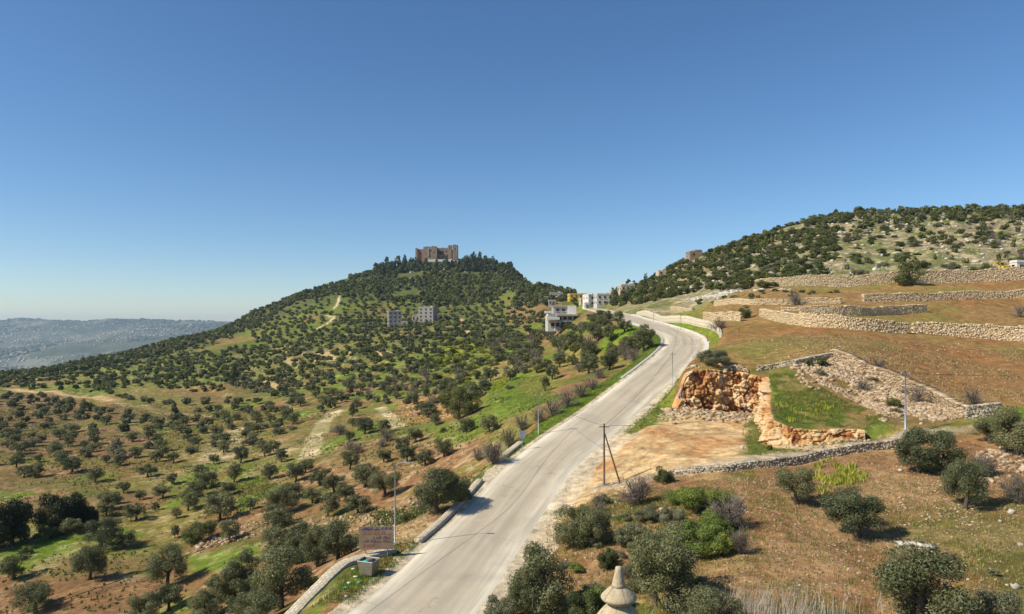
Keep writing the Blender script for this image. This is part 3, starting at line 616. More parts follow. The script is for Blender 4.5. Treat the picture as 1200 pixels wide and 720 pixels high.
rock_face("rock_face", [(786, 99.5), (792, 102), (800, 103.2), (830, 103), (862, 103.5), (893, 102), (894, 93), (897, 84)], seed=300, amp=1.0, ends=(1, 0))
rock_face("rock_face", [(895, 85), (897, 84), (925, 82.5), (970, 82), (1014, 81.2)], seed=320, amp=.5, ends=(0, 1))

# ------------------------------------------------------------------ stones, walls
ICO = None
def ico_arrays(sub=1):
    import bmesh
    bm = bmesh.new(); bmesh.ops.create_icosphere(bm, subdivisions=sub, radius=1); bm.verts.ensure_lookup_table()
    V = np.array([v.co[:] for v in bm.verts]); Fc = np.array([[v.index for v in f.verts] for f in bm.faces]); bm.free(); return V, Fc
IV1, IF1 = ico_arrays(1); IV2, IF2 = ico_arrays(2)
def rocks_mesh(name, P, R, mat, flat=.65, sub=1, seed=0):
    r = np.random.default_rng(seed); iv, if_ = (IV1, IF1) if sub == 1 else (IV2, IF2)
    n = len(P); k = len(iv)
    j = 1 + r.uniform(-.42, .34, (n, k, 1)); V = iv[None] * j
    V = np.sign(V) * np.abs(V) ** .7
    sc = R[:, None] * r.uniform(.6, 1.3, (n, 3)); sc[:, 2] *= flat; V = V * sc[:, None, :]
    a = r.uniform(0, 2 * pi, n); ca_, sa_ = np.cos(a)[:, None], np.sin(a)[:, None]
    x = V[..., 0] * ca_ - V[..., 1] * sa_; y = V[..., 0] * sa_ + V[..., 1] * ca_; V = np.stack([x, y, V[..., 2]], -1) + P[:, None, :]
    Fc = (if_[None] + (np.arange(n) * k)[:, None, None]).reshape(-1, 3)
    return mk_mesh(name, V.reshape(-1, 3), Fc, mat, {"tint": np.repeat(r.uniform(0, 1, n), len(if_))})
BOXV = np.array([(-1, -1, -1), (1, -1, -1), (1, 1, -1), (-1, 1, -1), (-1, -1, 1), (1, -1, 1), (1, 1, 1), (-1, 1, 1)], float)
BOXF = np.array([(3, 2, 1, 0), (4, 5, 6, 7), (0, 1, 5, 4), (1, 2, 6, 5), (2, 3, 7, 6), (3, 0, 4, 7)])
GW = "dry stone terrace walls across the ochre fields"
def stone_wall(label, pts, H, s=.45, depth=.7, mat='wallstone', name="dry_stone_wall", world=False, group=None, ragged=.25, zoff=0.0, Hs=None, cat="stone wall"):
    """a wall of individually shaped stones laid in courses round a solid core, following the ground"""
    W_ = [p if world else hit(*p)[:2] for p in pts]; W_ = np.array(W_)
    if group == GW:
        q_ = np.linspace(0, 1, 61); L0_ = np.concatenate([[0], np.cumsum(np.hypot(*np.diff(W_, axis=0).T))]); L0_ /= L0_[-1]
        W_ = np.stack([_sm(np.interp(q_, L0_, W_[:, 0]), 4), _sm(_sm(np.interp(q_, L0_, W_[:, 1]), 9), 9)], 1)
    seg = np.hypot(*np.diff(W_, axis=0).T); L = np.concatenate([[0], np.cumsum(seg)])
    Hs_ = np.interp(np.linspace(0, 1, 50), np.linspace(0, 1, len(Hs)), Hs) if Hs else np.full(50, H)
    C_, Sz, An = [], [], []; r = np.random.default_rng(int(L[-1] * 100) % 9999)
    sm = np.linspace(0, L[-1], 60)
    def at(t_):
        t_ = np.clip(t_, 0, L[-1]); return np.interp(t_, L, W_[:, 0]), np.interp(t_, L, W_[:, 1])
    def ang(t_):
        a = at(t_ - .8); b = at(t_ + .8); return math.atan2(b[1] - a[1], b[0] - a[0])
    bx, by = at(sm); bz = height(np.array(bx), np.array(by))
    ztop = 0
    t_ = 0.0
    nc = max(1, int(round(max(Hs_) / (s * .62)))); ch = max(Hs_) / nc
    for c in range(nc):
        t_ = -r.uniform(0, s)
        while t_ < L[-1]:
            l = s * r.uniform(.6, 1.5); tm = t_ + l / 2; hh = np.interp(tm / L[-1], np.linspace(0, 1, 50), Hs_) * (1 - ragged * .6 * vnoise(np.array([tm / 2.2]), np.array([3.0]), 5)[0])
            if (c + .5) * ch <= hh + ch * .4:
                x0, y0 = at(tm); a_ = ang(tm); z0 = np.interp(tm, sm, bz) + zoff
                top = (c + 1.5) * ch > hh
                for side in ((0,) if top else (-1, 1)):
                    dd = depth / 2 if side else depth; off = side * depth / 4
                    C_.append((x0 - sin(a_) * off + r.normal(0, .025), y0 + cos(a_) * off + r.normal(0, .025), z0 + (c + .5) * ch - .12)); Sz.append((l * .55, dd * .55 * r.uniform(.92, 1.06), ch * .56 * r.uniform(.9, 1.12))); An.append(a_ + r.normal(0, .08))
            t_ += l
    C_ = np.array(C_); Sz = np.array(Sz); An = np.array(An); n = len(C_)
    V = BOXV[None] * Sz[:, None, :] * (1 + r.uniform(-.09, .09, (n, 8, 3)))
    ca_, sa_ = np.cos(An)[:, None], np.sin(An)[:, None]
    V = np.stack([V[..., 0] * ca_ - V[..., 1] * sa_, V[..., 0] * sa_ + V[..., 1] * ca_, V[..., 2]], -1) + C_[:, None, :]
    Fc = (BOXF[None] + (np.arange(n) * 8)[:, None, None]).reshape(-1, 4)
    o = link(name, mk_mesh(name, V.reshape(-1, 3), Fc, M[mat], {"tint": np.repeat(r.uniform(0, 1, n), 6)}))
    return tag(o, label, cat, group)
GW = "dry stone terrace walls across the ochre fields"
stone_wall("tall tawny terrace wall running along the foot of the rocky hillside", [(862, 338), (900, 338), (1000, 336.5), (1060, 334), (1130, 330), (1262, 324)], 3, .40, 1.0, group=GW, Hs=[1.4, 3.4, 3.9, 4.0, 4.2, 4.4])
stone_wall("long terrace wall just below the round dark bush", [(1012, 355), (1080, 353), (1140, 350), (1262, 345)], 2.3, .38, .8, group=GW)
stone_wall("thin pale wall left of the bare grey tree, highest of the short ones", [(838, 359), (880, 358.5), (930, 357), (985, 356)], 1.6, .38, .7, group=GW)
stone_wall("middle terrace wall between the bare tree and the long field wall", [(937, 370), (980, 370), (1040, 369), (1084, 366)], 2.2, .36, .8, group=GW)
stone_wall("curving terrace wall starting beside the small round bush and dipping along the ochre field", [(892, 371), (912, 377), (937, 382.5), (997, 388), (1062, 391)], 2.0, .42, .9, group=GW, Hs=[1.8, 2.7, 2.6, 2.5])
stone_wall("thick pale terrace wall nearest on the open ochre field, after the gap", [(1070, 390), (1110, 393), (1160, 397), (1262, 404)], 2.6, .42, 1.0, group=GW, Hs=[2.0, 2.9, 3.2, 3.3])
stone_wall("short low wall left of the small round bush", [(826, 376), (850, 376), (868, 376.5)], 2.2, .45, .8, group=GW)
stone_wall("small broken wall just under the bare grey tree", [(916, 364), (936, 364)], .9, .45, .7, group=GW)
stone_wall("small tan wall near the roadside posts", [(787, 363), (812, 364)], 1.0, .45, .7, group=GW)
stone_wall("rough wall along the upper rim of the green quarry shelf, running down to the path", [(976, 418), (1000, 428), (1030, 442), (1060, 455), (1090, 468), (1118, 484), (1132, 489)], 1.7, .34, 1.0, name="dry_stone_wall", group="dry walls round the quarry", Hs=[1.2, 1.6, 1.8, 1.6], mat='rubble')
stone_wall("short brown wall at the end of the quarry rim beside the olives", [(1132, 490), (1150, 489), (1170, 487)], 1.6, .32, .8, group="dry walls round the quarry", mat='greystone')
stone_wall("low rubble wall along the back of the green quarry shelf", [(888, 434), (910, 431), (930, 428), (974, 419)], .8, .32, .7, group="dry walls round the quarry", mat='greystone')
stone_wall("grey retaining wall holding up the dirt path below the quarry", [(792, 556), (850, 553), (900, 547), (960, 538), (1056, 523)], .95, .27, .6, group="dry walls round the quarry", mat='greystone', Hs=[.4, .9, 1.0, 1.0])
stone_wall("dark curved wall behind the start of the road wall", [(736, 358), (748, 354), (765, 347)], 1.6, .5, .6, mat='redrock', name="dry_stone_wall")
stone_wall("reddish ruined wall on the green slope below the white villa", [(619, 395), (628, 396), (645, 394)], 1.6, .45, .8, mat='redrock', name="ruined_wall", Hs=[1.8, 1.2, 2.0])
stone_wall("low heap of pale stones laid in a row behind the big round olive", [(1055, 642), (1072, 641), (1092, 645)], .45, .32, .6, mat='lime', name="stone_row", cat="stones")
# roadside parapet of cream blocks
def strip_wall(name, label, pts, H, wd, mat, group=None, cat="parapet", follow=True, z0=None):
    """a smooth-topped masonry wall along a line; 'run' and 'cross' drive its block pattern"""
    P_ = np.array(pts, float); L = np.concatenate([[0], np.cumsum(np.hypot(*np.diff(P_, axis=0).T))]); ss = np.arange(0, L[-1] + .01, .35)
    px = _sm(np.interp(ss, L, P_[:, 0]), 2); py = _sm(np.interp(ss, L, P_[:, 1]), 2); tx, ty = np.gradient(px), np.gradient(py); k = np.hypot(tx, ty); nx, ny_ = -ty / k, tx / k
    zb = _sm(height(px, py), 3); Hh = np.interp(ss / L[-1], np.linspace(0, 1, len(H)), H)
    prof = [(-wd / 2, -.8), (-wd / 2, -.04), (-wd / 2 + .05, 0), (wd / 2 - .05, 0), (wd / 2, -.04), (wd / 2, -.8)]; acc = [0, .8, .87, .87 + wd - .1, .94 + wd, 1.74 + wd]; V = []; run = []; cro = []
    for i in range(len(ss)):
        for j, (o, q) in enumerate(prof):
            wob = rng.normal(0, .012); z_ = zb[i] + Hh[i] + wob if q > -.5 else zb[i] - .5
            if q == -.04: z_ -= .04
            V.append((px[i] + nx[i] * (o + wob), py[i] + ny_[i] * (o + wob), z_)); run.append(ss[i]); cro.append(acc[j])
    n = len(prof); Fs = [(i * n + j, (i + 1) * n + j, (i + 1) * n + j + 1, i * n + j + 1) for i in range(len(ss) - 1) for j in range(n - 1)]
    e_ = (len(ss) - 1) * n; Fs += [(0, 1, 4, 5), (1, 2, 3, 4), (e_ + 5, e_ + 4, e_ + 1, e_), (e_ + 4, e_ + 3, e_ + 2, e_ + 1)]
    me = mk_mesh(name, V, Fs, mat)
    for an, ar in (("run", run), ("cross", cro)):
        A_ = me.attributes.new(an, 'FLOAT', 'POINT'); A_.data.foreach_set("value", np.array(ar, np.float32))
    o = link(name, me); return tag(o, label, cat, group)
def m_blocks(name, c1, c2, mortar, bw=.42, bh=.26):
    m, t, b = nodes(name); cv = t.nodes.new("ShaderNodeCombineXYZ"); t.links.new(attr(t, "run").outputs["Fac"], cv.inputs[0]); t.links.new(attr(t, "cross").outputs["Fac"], cv.inputs[1])
    br = t.nodes.new("ShaderNodeTexBrick"); br.inputs["Scale"].default_value = 1; br.inputs["Brick Width"].default_value = bw; br.inputs["Row Height"].default_value = bh; br.inputs["Mortar Size"].default_value = .022
    br.inputs["Color1"].default_value = (*c1, 1); br.inputs["Color2"].default_value = (*c2, 1); br.inputs["Mortar"].default_value = (*mortar, 1); t.links.new(cv.outputs[0], br.inputs["Vector"])
    n = noise(t, 3.5, 5, .7); c = mixc(t, ramp(t, n, [(.4, (0, 0, 0)), (.75, (.8, .8, .8))]), br.outputs["Color"], tuple(x * .6 for x in c1)); t.links.new(c, b.inputs["Base Color"]); b.inputs["Roughness"].default_value = .9
    bump(t, b, math_(t, 'ADD', math_(t, 'MULTIPLY', br.outputs["Fac"], -.6), n), .5, .05); return m
M['coping'] = m_blocks('cream coping blocks', (.52, .45, .33), (.64, .56, .42), (.30, .24, .16))
M['retain'] = m_blocks('pale retaining masonry', (.52, .44, .31), (.60, .52, .39), (.36, .29, .20), .6, .3)
def parapet(label, pts, H, wd): return strip_wall("stone_parapet", label, pts, [H], wd, M['coping'], "cream stone parapet beside the road")
def rp(Y, off):
    x, z, s = road(np.array([Y])); k = 1 / math.sqrt(1 + s[0] ** 2); return (float(x[0] + k * off), float(Y - s[0] * k * off))
parapet("cream stone parapet bulging out behind the rubbish bin", [rp(36, -9.3), rp(44, -9.4), rp(49, -9.2), rp(53.5, -8.6), rp(55.5, -7.4), rp(57, -6.0)], .4, .95)
parapet("long straight cream parapet between the lamp post and the leafy bush", [rp(59.5, -4.9), rp(64, -4.8), rp(69, -4.9), rp(76, -5.0)], .34, .7)
parapet("short cream parapet block by the blue-grey road sign", [rp(82, -5.2), rp(84, -5.2), rp(86.5, -5.3)], .32, .8)

yy_ = np.arange(146, 240, 2.0); x, z, s = road(yy_); k = 1 / np.sqrt(1 + s * s)
strip_wall('retaining_wall', 'smooth pale retaining wall curving along the outside of the road bend', [(float(a + b * (HW + 3.4)), float(c_ - d_ * b * (HW + 3.4))) for a, b, c_, d_ in zip(x, k, yy_, s)], [.5, 1.6, 1.8, 1.9, 1.9, 1.2], .6, M['retain'], cat='stone wall')
# ------------------------------------------------------------------ foliage prototypes
def crown_arrays(kind, nleaf, seed):
    r = np.random.default_rng(seed)
    if kind in ('olive', 'light'):
        nc = 34; th = r.uniform(0, 2 * pi, nc); rr = .38 * np.sqrt(r.uniform(0.02, 1, nc)); cz_ = .53 + .32 * r.uniform(-1, 1, nc) * np.sqrt(1 - (rr / .42) ** 2 * .7); cr = r.uniform(.09, .19, nc)
    elif kind == 'round':
        nc = 26; th = r.uniform(0, 2 * pi, nc); ph = r.uniform(-.85, 1, nc); rr = .36 * np.sqrt(np.clip(1 - ph ** 2, 0.05, 1)) * r.uniform(.4, 1, nc); cz_ = .47 + .38 * ph; cr = r.uniform(.11, .20, nc)
    elif kind == 'tall':
        nc = 34; h = r.uniform(0, 1, nc); th = r.uniform(0, 2 * pi, nc); rr = .36 * (1 - .62 * h) * r.uniform(.2, 1.15, nc); cz_ = .14 + .76 * h + r.uniform(-.06, .06, nc); cr = .08 + .11 * (1 - h) * r.uniform(.6, 1.2, nc)
    elif kind == 'shrub':
        nc = 20; th = r.uniform(0, 2 * pi, nc); rr = .38 * np.sqrt(r.uniform(0, 1, nc)); cz_ = .12 + .62 * r.uniform(0, 1, nc) * (1 - (rr / .42) ** 2 * .6); cr = r.uniform(.10, .20, nc)
    lean = r.uniform(-.05, .05, 2)
    cc = np.stack([rr * np.cos(th) + lean[0], rr * np.sin(th) + lean[1], cz_], 1); w = cr ** 2; w /= w.sum()
    ci = r.choice(nc, nleaf, p=w)
    d = r.normal(size=(nleaf, 3)); d /= np.linalg.norm(d, axis=1)[:, None]
    rad = cr[ci] * (r.uniform(.25, 1, nleaf) ** .45) * (1 + .18 * r.normal(size=nleaf) * (r.uniform(size=nleaf) < .35))
    P = cc[ci] + d * rad[:, None] * np.array([1, 1, .85])
    P[:, 2] = np.clip(P[:, 2], .03 + .05 * r.uniform(size=nleaf), 1.03)
    nrm_ = d + r.normal(size=(nleaf, 3)) * .5; nrm_ /= np.linalg.norm(nrm_, axis=1)[:, None]
    t1 = np.cross(nrm_, r.normal(size=(nleaf, 3))); t1 /= np.linalg.norm(t1, axis=1)[:, None]; t2 = np.cross(nrm_, t1)
    ln = {14000: .0185, 5000: .030, 1800: .048, 600: .085, 130: .19}[nleaf] * r.uniform(.7, 1.3, nleaf); wd = ln * (.40 if nleaf > 1000 else .6)
    t1 *= ln[:, None]; t2 *= wd[:, None]
    V = np.stack([P - t1, P + t2 * .9, P + t1, P - t2 * .9], 1)
    tint = np.clip(.5 * r.uniform(0, 1, nleaf) + .5 * r.uniform(0, 1, nc)[ci], 0, 1)
    return V.reshape(-1, 3), np.arange(nleaf * 4).reshape(-1, 4), tint
def bare_arrays(n, seed, spread=1.0, up=.4, ln=.12):
    r = np.random.default_rng(seed); nb = 16
    bt = np.linspace(0, 2 * pi, nb, endpoint=False) + r.normal(0, .3, nb); be = r.uniform(.25, 1.35, nb); bl = r.uniform(.55, 1.1, nb)
    i = r.integers(0, nb, n); q = r.uniform(0.08, 1, n) ** .55
    tip = np.stack([.5 * spread * np.cos(bt) * np.cos(be), .5 * spread * np.sin(bt) * np.cos(be), .85 * np.sin(be)], 1) * bl[:, None]
    c = tip[i] * q[:, None] + r.normal(size=(n, 3)) * (.02 + .085 * q)[:, None]; c[:, 2] = np.abs(c[:, 2]) + .03
    d = tip[i] / np.linalg.norm(tip[i], axis=1)[:, None] + r.normal(size=(n, 3)) * .45; d /= np.linalg.norm(d, axis=1)[:, None]; s_ = np.cross(d, r.normal(size=(n, 3))); s_ /= np.linalg.norm(s_, axis=1)[:, None]
    L_ = ln * r.uniform(.4, 1.2, n) * .8; w_ = .0035 * r.uniform(.6, 1.6, n)
    V = np.stack([c - d * L_[:, None] - s_ * w_[:, None], c - d * L_[:, None] + s_ * w_[:, None], c + d * L_[:, None] + s_ * w_[:, None] * .5, c + d * L_[:, None] - s_ * w_[:, None] * .5], 1)
    return V.reshape(-1, 3), np.arange(n * 4).reshape(-1, 4), r.uniform(0, 1, n)
def trunk_mesh(kind, seed, detail=1):
    r = random.Random(seed); mb = MB(); n = 8 if detail else 5
    if kind in ('olive', 'light', 'bare'):
        lx, ly = r.uniform(-.05, .05), r.uniform(-.05, .05)
        mb.tube([(0, 0, -.06), (lx * .4, ly * .4, .10), (lx, ly, .24), (lx * 1.3, ly * 1.2, .32)], [.062, .045, .038, .032], n)
        for k in range(5 if detail else 3):
            a = k * 2 * pi / (5 if detail else 3) + r.uniform(-.4, .4); R_ = r.uniform(.18, .32); h = r.uniform(.62, .85)
            p0 = Vector((lx, ly, r.uniform(.20, .30))); p3 = Vector((cos(a) * R_, sin(a) * R_, h)); p1 = p0.lerp(p3, .4) + Vector((cos(a) * .05, sin(a) * .05, -.02)); p2 = p0.lerp(p3, .7)
            mb.tube([p0, p1, p2, p3], [.024, .018, .013, .006], max(4, n - 3))
            if detail:
                for q in range(2):
                    b2 = a + r.uniform(-1.2, 1.2); p4 = p2 + Vector((cos(b2) * .13, sin(b2) * .13, r.uniform(.05, .18))); mb.tube([p1.lerp(p2, .6), p4], [.010, .004], 4)
    else:
        top = .93 if kind == 'tall' else .62 if kind == 'round' else .45
        mb.tube([(0, 0, -.06), (.01, 0, .2), (0, .01, .5), (0, 0, top)], [.05, .036, .022, .006], n)
        for k in range(7 if detail else 3):
            a = k * 2.4; h = .12 + (.09 if kind == 'tall' else .045) * k; mb.tube([(0, 0, h), (cos(a) * .22, sin(a) * .22, h + .12)], [.014, .004], 4)
    return mb.mesh("trunk", M['bark'])
PROTO = {}
def crown_proto(kind, mat, nleaf, var):
    k = (kind, mat, nleaf, var)
    if k not in PROTO:
        V, Fc, t_ = crown_arrays(kind, nleaf, (len(kind) * 7919 + ord(kind[0]) * 131 + nleaf + var * 977) % 100000)
        PROTO[k] = mk_mesh("crown", V, Fc, M[mat], {"tint": t_})
    return PROTO[k]
def trunk_proto(kind, detail, var):
    k = ('trunk', kind, detail, var)
    if k not in PROTO: PROTO[k] = trunk_mesh(kind, var * 13 + 5, detail)
    return PROTO[k]
def bare_proto(mat, n, var, **kw):
    k = ('bare', mat, n, var)
    if k not in PROTO:
        V, Fc, t_ = bare_arrays(n, 500 + var, **kw); PROTO[k] = mk_mesh("twigs", V, Fc, M[mat], {"tint": t_})
    return PROTO[k]

# every plant: (kind key, X, Y, width m, height m, label or None)
PL = []      # dicts
KIND = {   # shape, leaf material, object name, category, group, adjective for labels
 'olive': ('olive', 'olive', 'olive_tree', 'olive tree', 'olive trees on the slopes', 'grey-green olive tree'),
 'bushy': ('round', 'olive', 'olive_tree', 'olive tree', 'bushy olives near the road', 'bushy grey-green olive'),
 'dark': ('shrub', 'dark', 'evergreen_tree', 'evergreen tree', 'dark evergreens in the left valley', 'very dark dense evergreen'),
 'oak': ('round', 'oak', 'oak_tree', 'oak tree', 'evergreen oaks on the hills', 'dark green evergreen oak'),
 'pine': ('tall', 'pine', 'pine_tree', 'pine tree', 'pines round the castle hill', 'dark pointed pine'),
 'shrub': ('shrub', 'oak', 'shrub', 'shrub', 'low dark shrubs', 'low dark shrub'),
 'green': ('shrub', 'green', 'leafy_shrub', 'shrub', 'bright green shrubs', 'bright green leafy shrub'),
 'light': ('shrub', 'lightolive', 'dusty_shrub', 'shrub', 'dusty grey-green shrubs', 'dusty grey-green shrub'),
 'yellow': ('shrub', 'yellowleaf', 'flowering_shrub', 'shrub', 'yellow flowering shrubs', 'yellow-green flowering shrub'),
 'bare': (None, 'twig', 'leafless_bush', 'bush', 'leafless grey bushes', 'leafless grey-brown bush'),
}
def plant_px(kind, u, v, wpx, hpx=None, label=None):
    X, Y, z_ = hit(u, v)
    while Y > 990: v += 1; X, Y, z_ = hit(u, v)
    hpx = hpx or wpx * .85; PL.append(dict(k=kind, X=X, Y=Y, w=wpx / F * Y, h=hpx / F * Y, px=max(wpx, hpx), hand=True, label=label))
H_ = [
 ('olive', 17, 679, 34, 33), ('olive', 42, 718, 50, 38), ('olive', 105, 680, 40, 44), ('olive', 196, 687, 46, 52), ('olive', 198, 716, 38, 36), ('olive', 170, 728, 40, 34), ('olive', 119, 641, 42, 35), ('olive', 145, 642, 30, 24),
 ('olive', 258, 612, 38, 37), ('olive', 268, 634, 28, 27), ('shrub', 233, 634, 42, 33), ('olive', 205, 631, 11, 17), ('olive', 220, 599, 28, 25), ('olive', 230, 583, 25, 20), ('olive', 160, 610, 28, 23), ('olive', 125, 605, 23, 18),
 ('olive', 136, 591, 20, 16), ('olive', 145, 578, 18, 15), ('olive', 164, 586, 15, 13), ('olive', 191, 584, 23, 17), ('olive', 201, 568, 16, 14), ('olive', 182, 598, 10, 10), ('olive', 206, 608, 14, 14), ('olive', 83, 626, 27, 21),
 ('olive', 235, 562, 20, 19), ('olive', 251, 544, 14, 13), ('olive', 274, 566, 20, 26), ('olive', 268, 581, 21, 17), ('olive', 293, 597, 16, 14), ('olive', 203, 543, 16, 14), ('olive', 183, 542, 19, 15), ('olive', 158, 537, 18, 14),
 ('olive', 173, 559, 23, 16), ('olive', 141, 546, 20, 15), ('olive', 125, 543, 13, 11), ('olive', 111, 566, 21, 20), ('olive', 84, 554, 26, 19), ('olive', 72, 544, 18, 14), ('olive', 45, 542, 12, 10), ('olive', 22, 540, 15, 12), ('olive', 28, 559, 18, 14), ('olive', 42, 560, 22, 18),
 ('dark', 14, 640, 56, 92), ('dark', -8, 644, 40, 70), ('dark', 72, 622, 54, 74), ('dark', 84, 618, 36, 50), ('dark', 104, 617, 24, 42), ('shrub', 52, 632, 30, 26), ('shrub', 88, 618, 20, 20), ('shrub', 30, 650, 18, 14),
 ('bushy', 330, 714, 76, 76), ('bushy', 283, 694, 54, 56), ('bushy', 286, 722, 56, 50), ('bushy', 258, 706, 44, 44), ('bushy', 240, 728, 48, 40), ('bushy', 318, 660, 50, 44), ('bushy', 372, 664, 44, 50), ('bushy', 348, 660, 44, 42), ('bushy', 396, 655, 56, 48), ('bushy', 350, 640, 34, 30), ('bushy', 305, 735, 60, 44), ('olive', 327, 626, 34, 32), ('shrub', 362, 690, 24, 24),
 ('olive', 330, 602, 40, 34), ('olive', 322, 616, 30, 28), ('olive', 315, 562, 23, 20), ('olive', 330, 542, 18, 16), ('olive', 358, 554, 21, 18), ('olive', 375, 569, 28, 22), ('olive', 384, 606, 29, 32), ('olive', 392, 577, 33, 22), ('olive', 420, 602, 36, 25), ('olive', 410, 550, 26, 24), ('olive', 450, 542, 19, 17), ('olive', 427, 572, 36, 30), ('olive', 450, 583, 40, 34), ('olive', 477, 542, 22, 22), ('olive', 498, 546, 26, 20), ('olive', 520, 536, 23, 24), ('olive', 345, 585, 26, 22), ('olive', 366, 590, 24, 20), ('olive', 405, 588, 26, 22),
 ('bushy', 512, 602, 60, 56), ('bushy', 535, 592, 44, 40), ('shrub', 524, 580, 34, 32), ('shrub', 540, 588, 30, 24), ('shrub', 476, 613, 22, 19), ('bare', 578, 544, 34, 34), ('bare', 560, 540, 22, 18), ('bare', 495, 600, 22, 20),
 ('oak', 538, 492, 36, 40), ('oak', 553, 486, 26, 30), ('oak', 524, 482, 26, 26), ('olive', 547, 508, 21, 20), ('olive', 573, 507, 26, 22), ('olive', 487, 519, 23, 19), ('olive', 472, 530, 20, 20), ('olive', 450, 509, 18, 19), ('bare', 597, 525, 30, 30), ('bare', 612, 505, 28, 24),
 ('olive', 629, 437, 23, 20), ('olive', 656, 431, 19, 19), ('olive', 639, 459, 14, 19), ('olive', 575, 447, 16, 18), ('bare', 648, 488, 30, 22), ('bare', 664, 478, 30, 24), ('bare', 680, 466, 30, 22), ('bare', 695, 457, 24, 18), ('bare', 632, 496, 26, 22), ('bare', 702, 444, 22, 16),
 ('olive', 755, 412, 32, 30), ('olive', 738, 416, 30, 26), ('olive', 714, 434, 26, 24), ('olive', 672, 406, 24, 20), ('olive', 655, 411, 20, 18), ('olive', 711, 386, 15, 14), ('olive', 732, 390, 19, 18), ('olive', 756, 392, 13, 13), ('olive', 695, 396, 22, 20), ('olive', 716, 400, 24, 22), ('olive', 690, 420, 26, 22), ('light', 722, 418, 24, 20), ('bare', 742, 424, 26, 18),
 ('bushy', 672, 642, 66, 56), ('olive', 696, 640, 44, 48), ('bushy', 638, 720, 84, 92), ('bushy', 618, 722, 50, 60), ('light', 590, 730, 50, 50), ('light', 604, 715, 34, 36), ('shrub', 684, 728, 46, 54), ('shrub', 712, 668, 26, 40), ('light', 700, 640, 30, 26), ('bare', 746, 592, 46, 38), ('shrub', 776, 566, 27, 28),
 ('green', 822, 646, 70, 56), ('green', 820, 600, 60, 42), ('green', 790, 645, 40, 34), ('green', 846, 652, 36, 34), ('light', 790, 618, 40, 36), ('bushy', 786, 714, 92, 84), ('olive', 768, 706, 80, 98), ('bushy', 748, 694, 52, 62), ('light', 815, 700, 46, 40), ('shrub', 725, 712, 30, 30), ('green', 700, 712, 36, 34), ('light', 760, 610, 40, 26), ('green', 845, 600, 40, 34), ('green', 800, 590, 36, 26), ('green', 840, 630, 46, 40), ('bare', 855, 620, 52, 46), ('olive', 838, 742, 74, 52), ('bare', 868, 650, 30, 34), ('light', 735, 640, 34, 36), ('light', 800, 660, 30, 30),
 ('olive', 934, 592, 50, 50), ('olive', 1005, 630, 78, 62), ('bushy', 1076, 555, 56, 56), ('bushy', 1106, 556, 54, 54), ('olive', 1131, 597, 50, 64), ('bushy', 1192, 534, 68, 60), ('olive', 1160, 520, 46, 34), ('bushy', 1080, 742, 134, 106), ('light', 1162, 735, 62, 66), ('bare', 1150, 560, 40, 34), ('bare', 1195, 590, 40, 36),
 ('light', 838, 427, 42, 28), ('bare', 822, 424, 20, 14), ('oak', 1065, 335, 38, 31), ('oak', 874, 373, 19, 16), ('bare', 931, 358, 18, 22), ('shrub', 963, 430, 18, 16), ('shrub', 948, 429, 10, 10), ('bare', 1140, 475, 30, 24), ('bare', 1075, 472, 28, 22), ('bare', 1030, 435, 24, 18), ('bare', 843, 388, 30, 16), ('bare', 1195, 372, 22, 16), ('light', 960, 440, 16, 10), ('shrub', 1048, 478, 18, 14), ('bare', 1010, 458, 22, 14),
 ('pine', 440, 318, 10.4, 13.2), ('oak', 448, 317, 11.7, 11.16), ('pine', 453, 316, 10.4, 18.48), ('oak', 460, 315, 10.4, 10.54), ('pine', 467, 314, 11.7, 16.72), ('pine', 474, 314, 9.1, 16.72), ('oak', 481, 313, 9.1, 9.3), ('pine', 545, 312, 10.4, 13.2), ('oak', 548, 311, 7.8, 13.02), ('pine', 555, 311, 13, 16.72), ('pine', 562, 311, 11.7, 16.72), ('oak', 570, 312, 13, 10.54), ('pine', 578, 314, 11.7, 14.08), ('oak', 586, 317, 11.7, 9.3), ('pine', 596, 321, 10.4, 11.44), ('pine', 606, 326, 10.4, 9.68), ('oak', 632, 336, 9.1, 8.06), ('pine', 736, 341, 11.7, 15.84), ('oak', 743, 339, 10.4, 10.54), ('pine', 757, 335, 9.1, 14.96), ('pine', 786, 322, 9.1, 12.32), ('oak', 728, 346, 10.4, 9.3), ('pine', 719, 349, 10.4, 12.32), ('oak', 500, 316, 9.1, 8.68), ('pine', 524, 314, 10.4, 11.44), ('pine', 274, 452, 16, 27), ('pine', 266, 448, 12, 18), ('pine', 205, 488, 10, 17), ('oak', 82, 482, 13, 16), ('oak', 98, 482, 13, 15), ('oak', 106, 482, 12, 11), ('shrub', 780, 564, 16, 12), ('green', 835, 612, 26, 30), ('shrub', 902, 528, 8, 9),
]
for a in H_: plant_px(*a)
HXY = [(p['X'], p['Y'], p['w']) for p in PL]
def inpoly(u, v, P_):
    ins = False
    for i in range(len(P_)):
        a, b = P_[i], P_[(i + 1) % len(P_)]
        if (a[1] > v) != (b[1] > v) and u < (b[0] - a[0]) * (v - a[1]) / (b[1] - a[1]) + a[0]: ins = not ins
    return ins
TRK = [line_w(p) for p in ([(10, 456), (60, 459), (110, 466), (150, 475), (200, 485), (245, 488)], [(393, 483), (378, 497), (368, 515), (361, 537)], [(445, 478), (455, 485), (468, 500)], [(398, 348), (392, 362)], [(372, 386), (391, 372)])]
CLEAR = [(806, 825, 290, 309), (456, 470, 368, 384), (491, 507, 362, 378), (642, 686, 364, 384), (605, 632, 445, 466), (486, 538, 300, 312), (690, 716, 348, 362), (665, 690, 346, 356), (575, 592, 444, 456), (727, 744, 340, 352)]
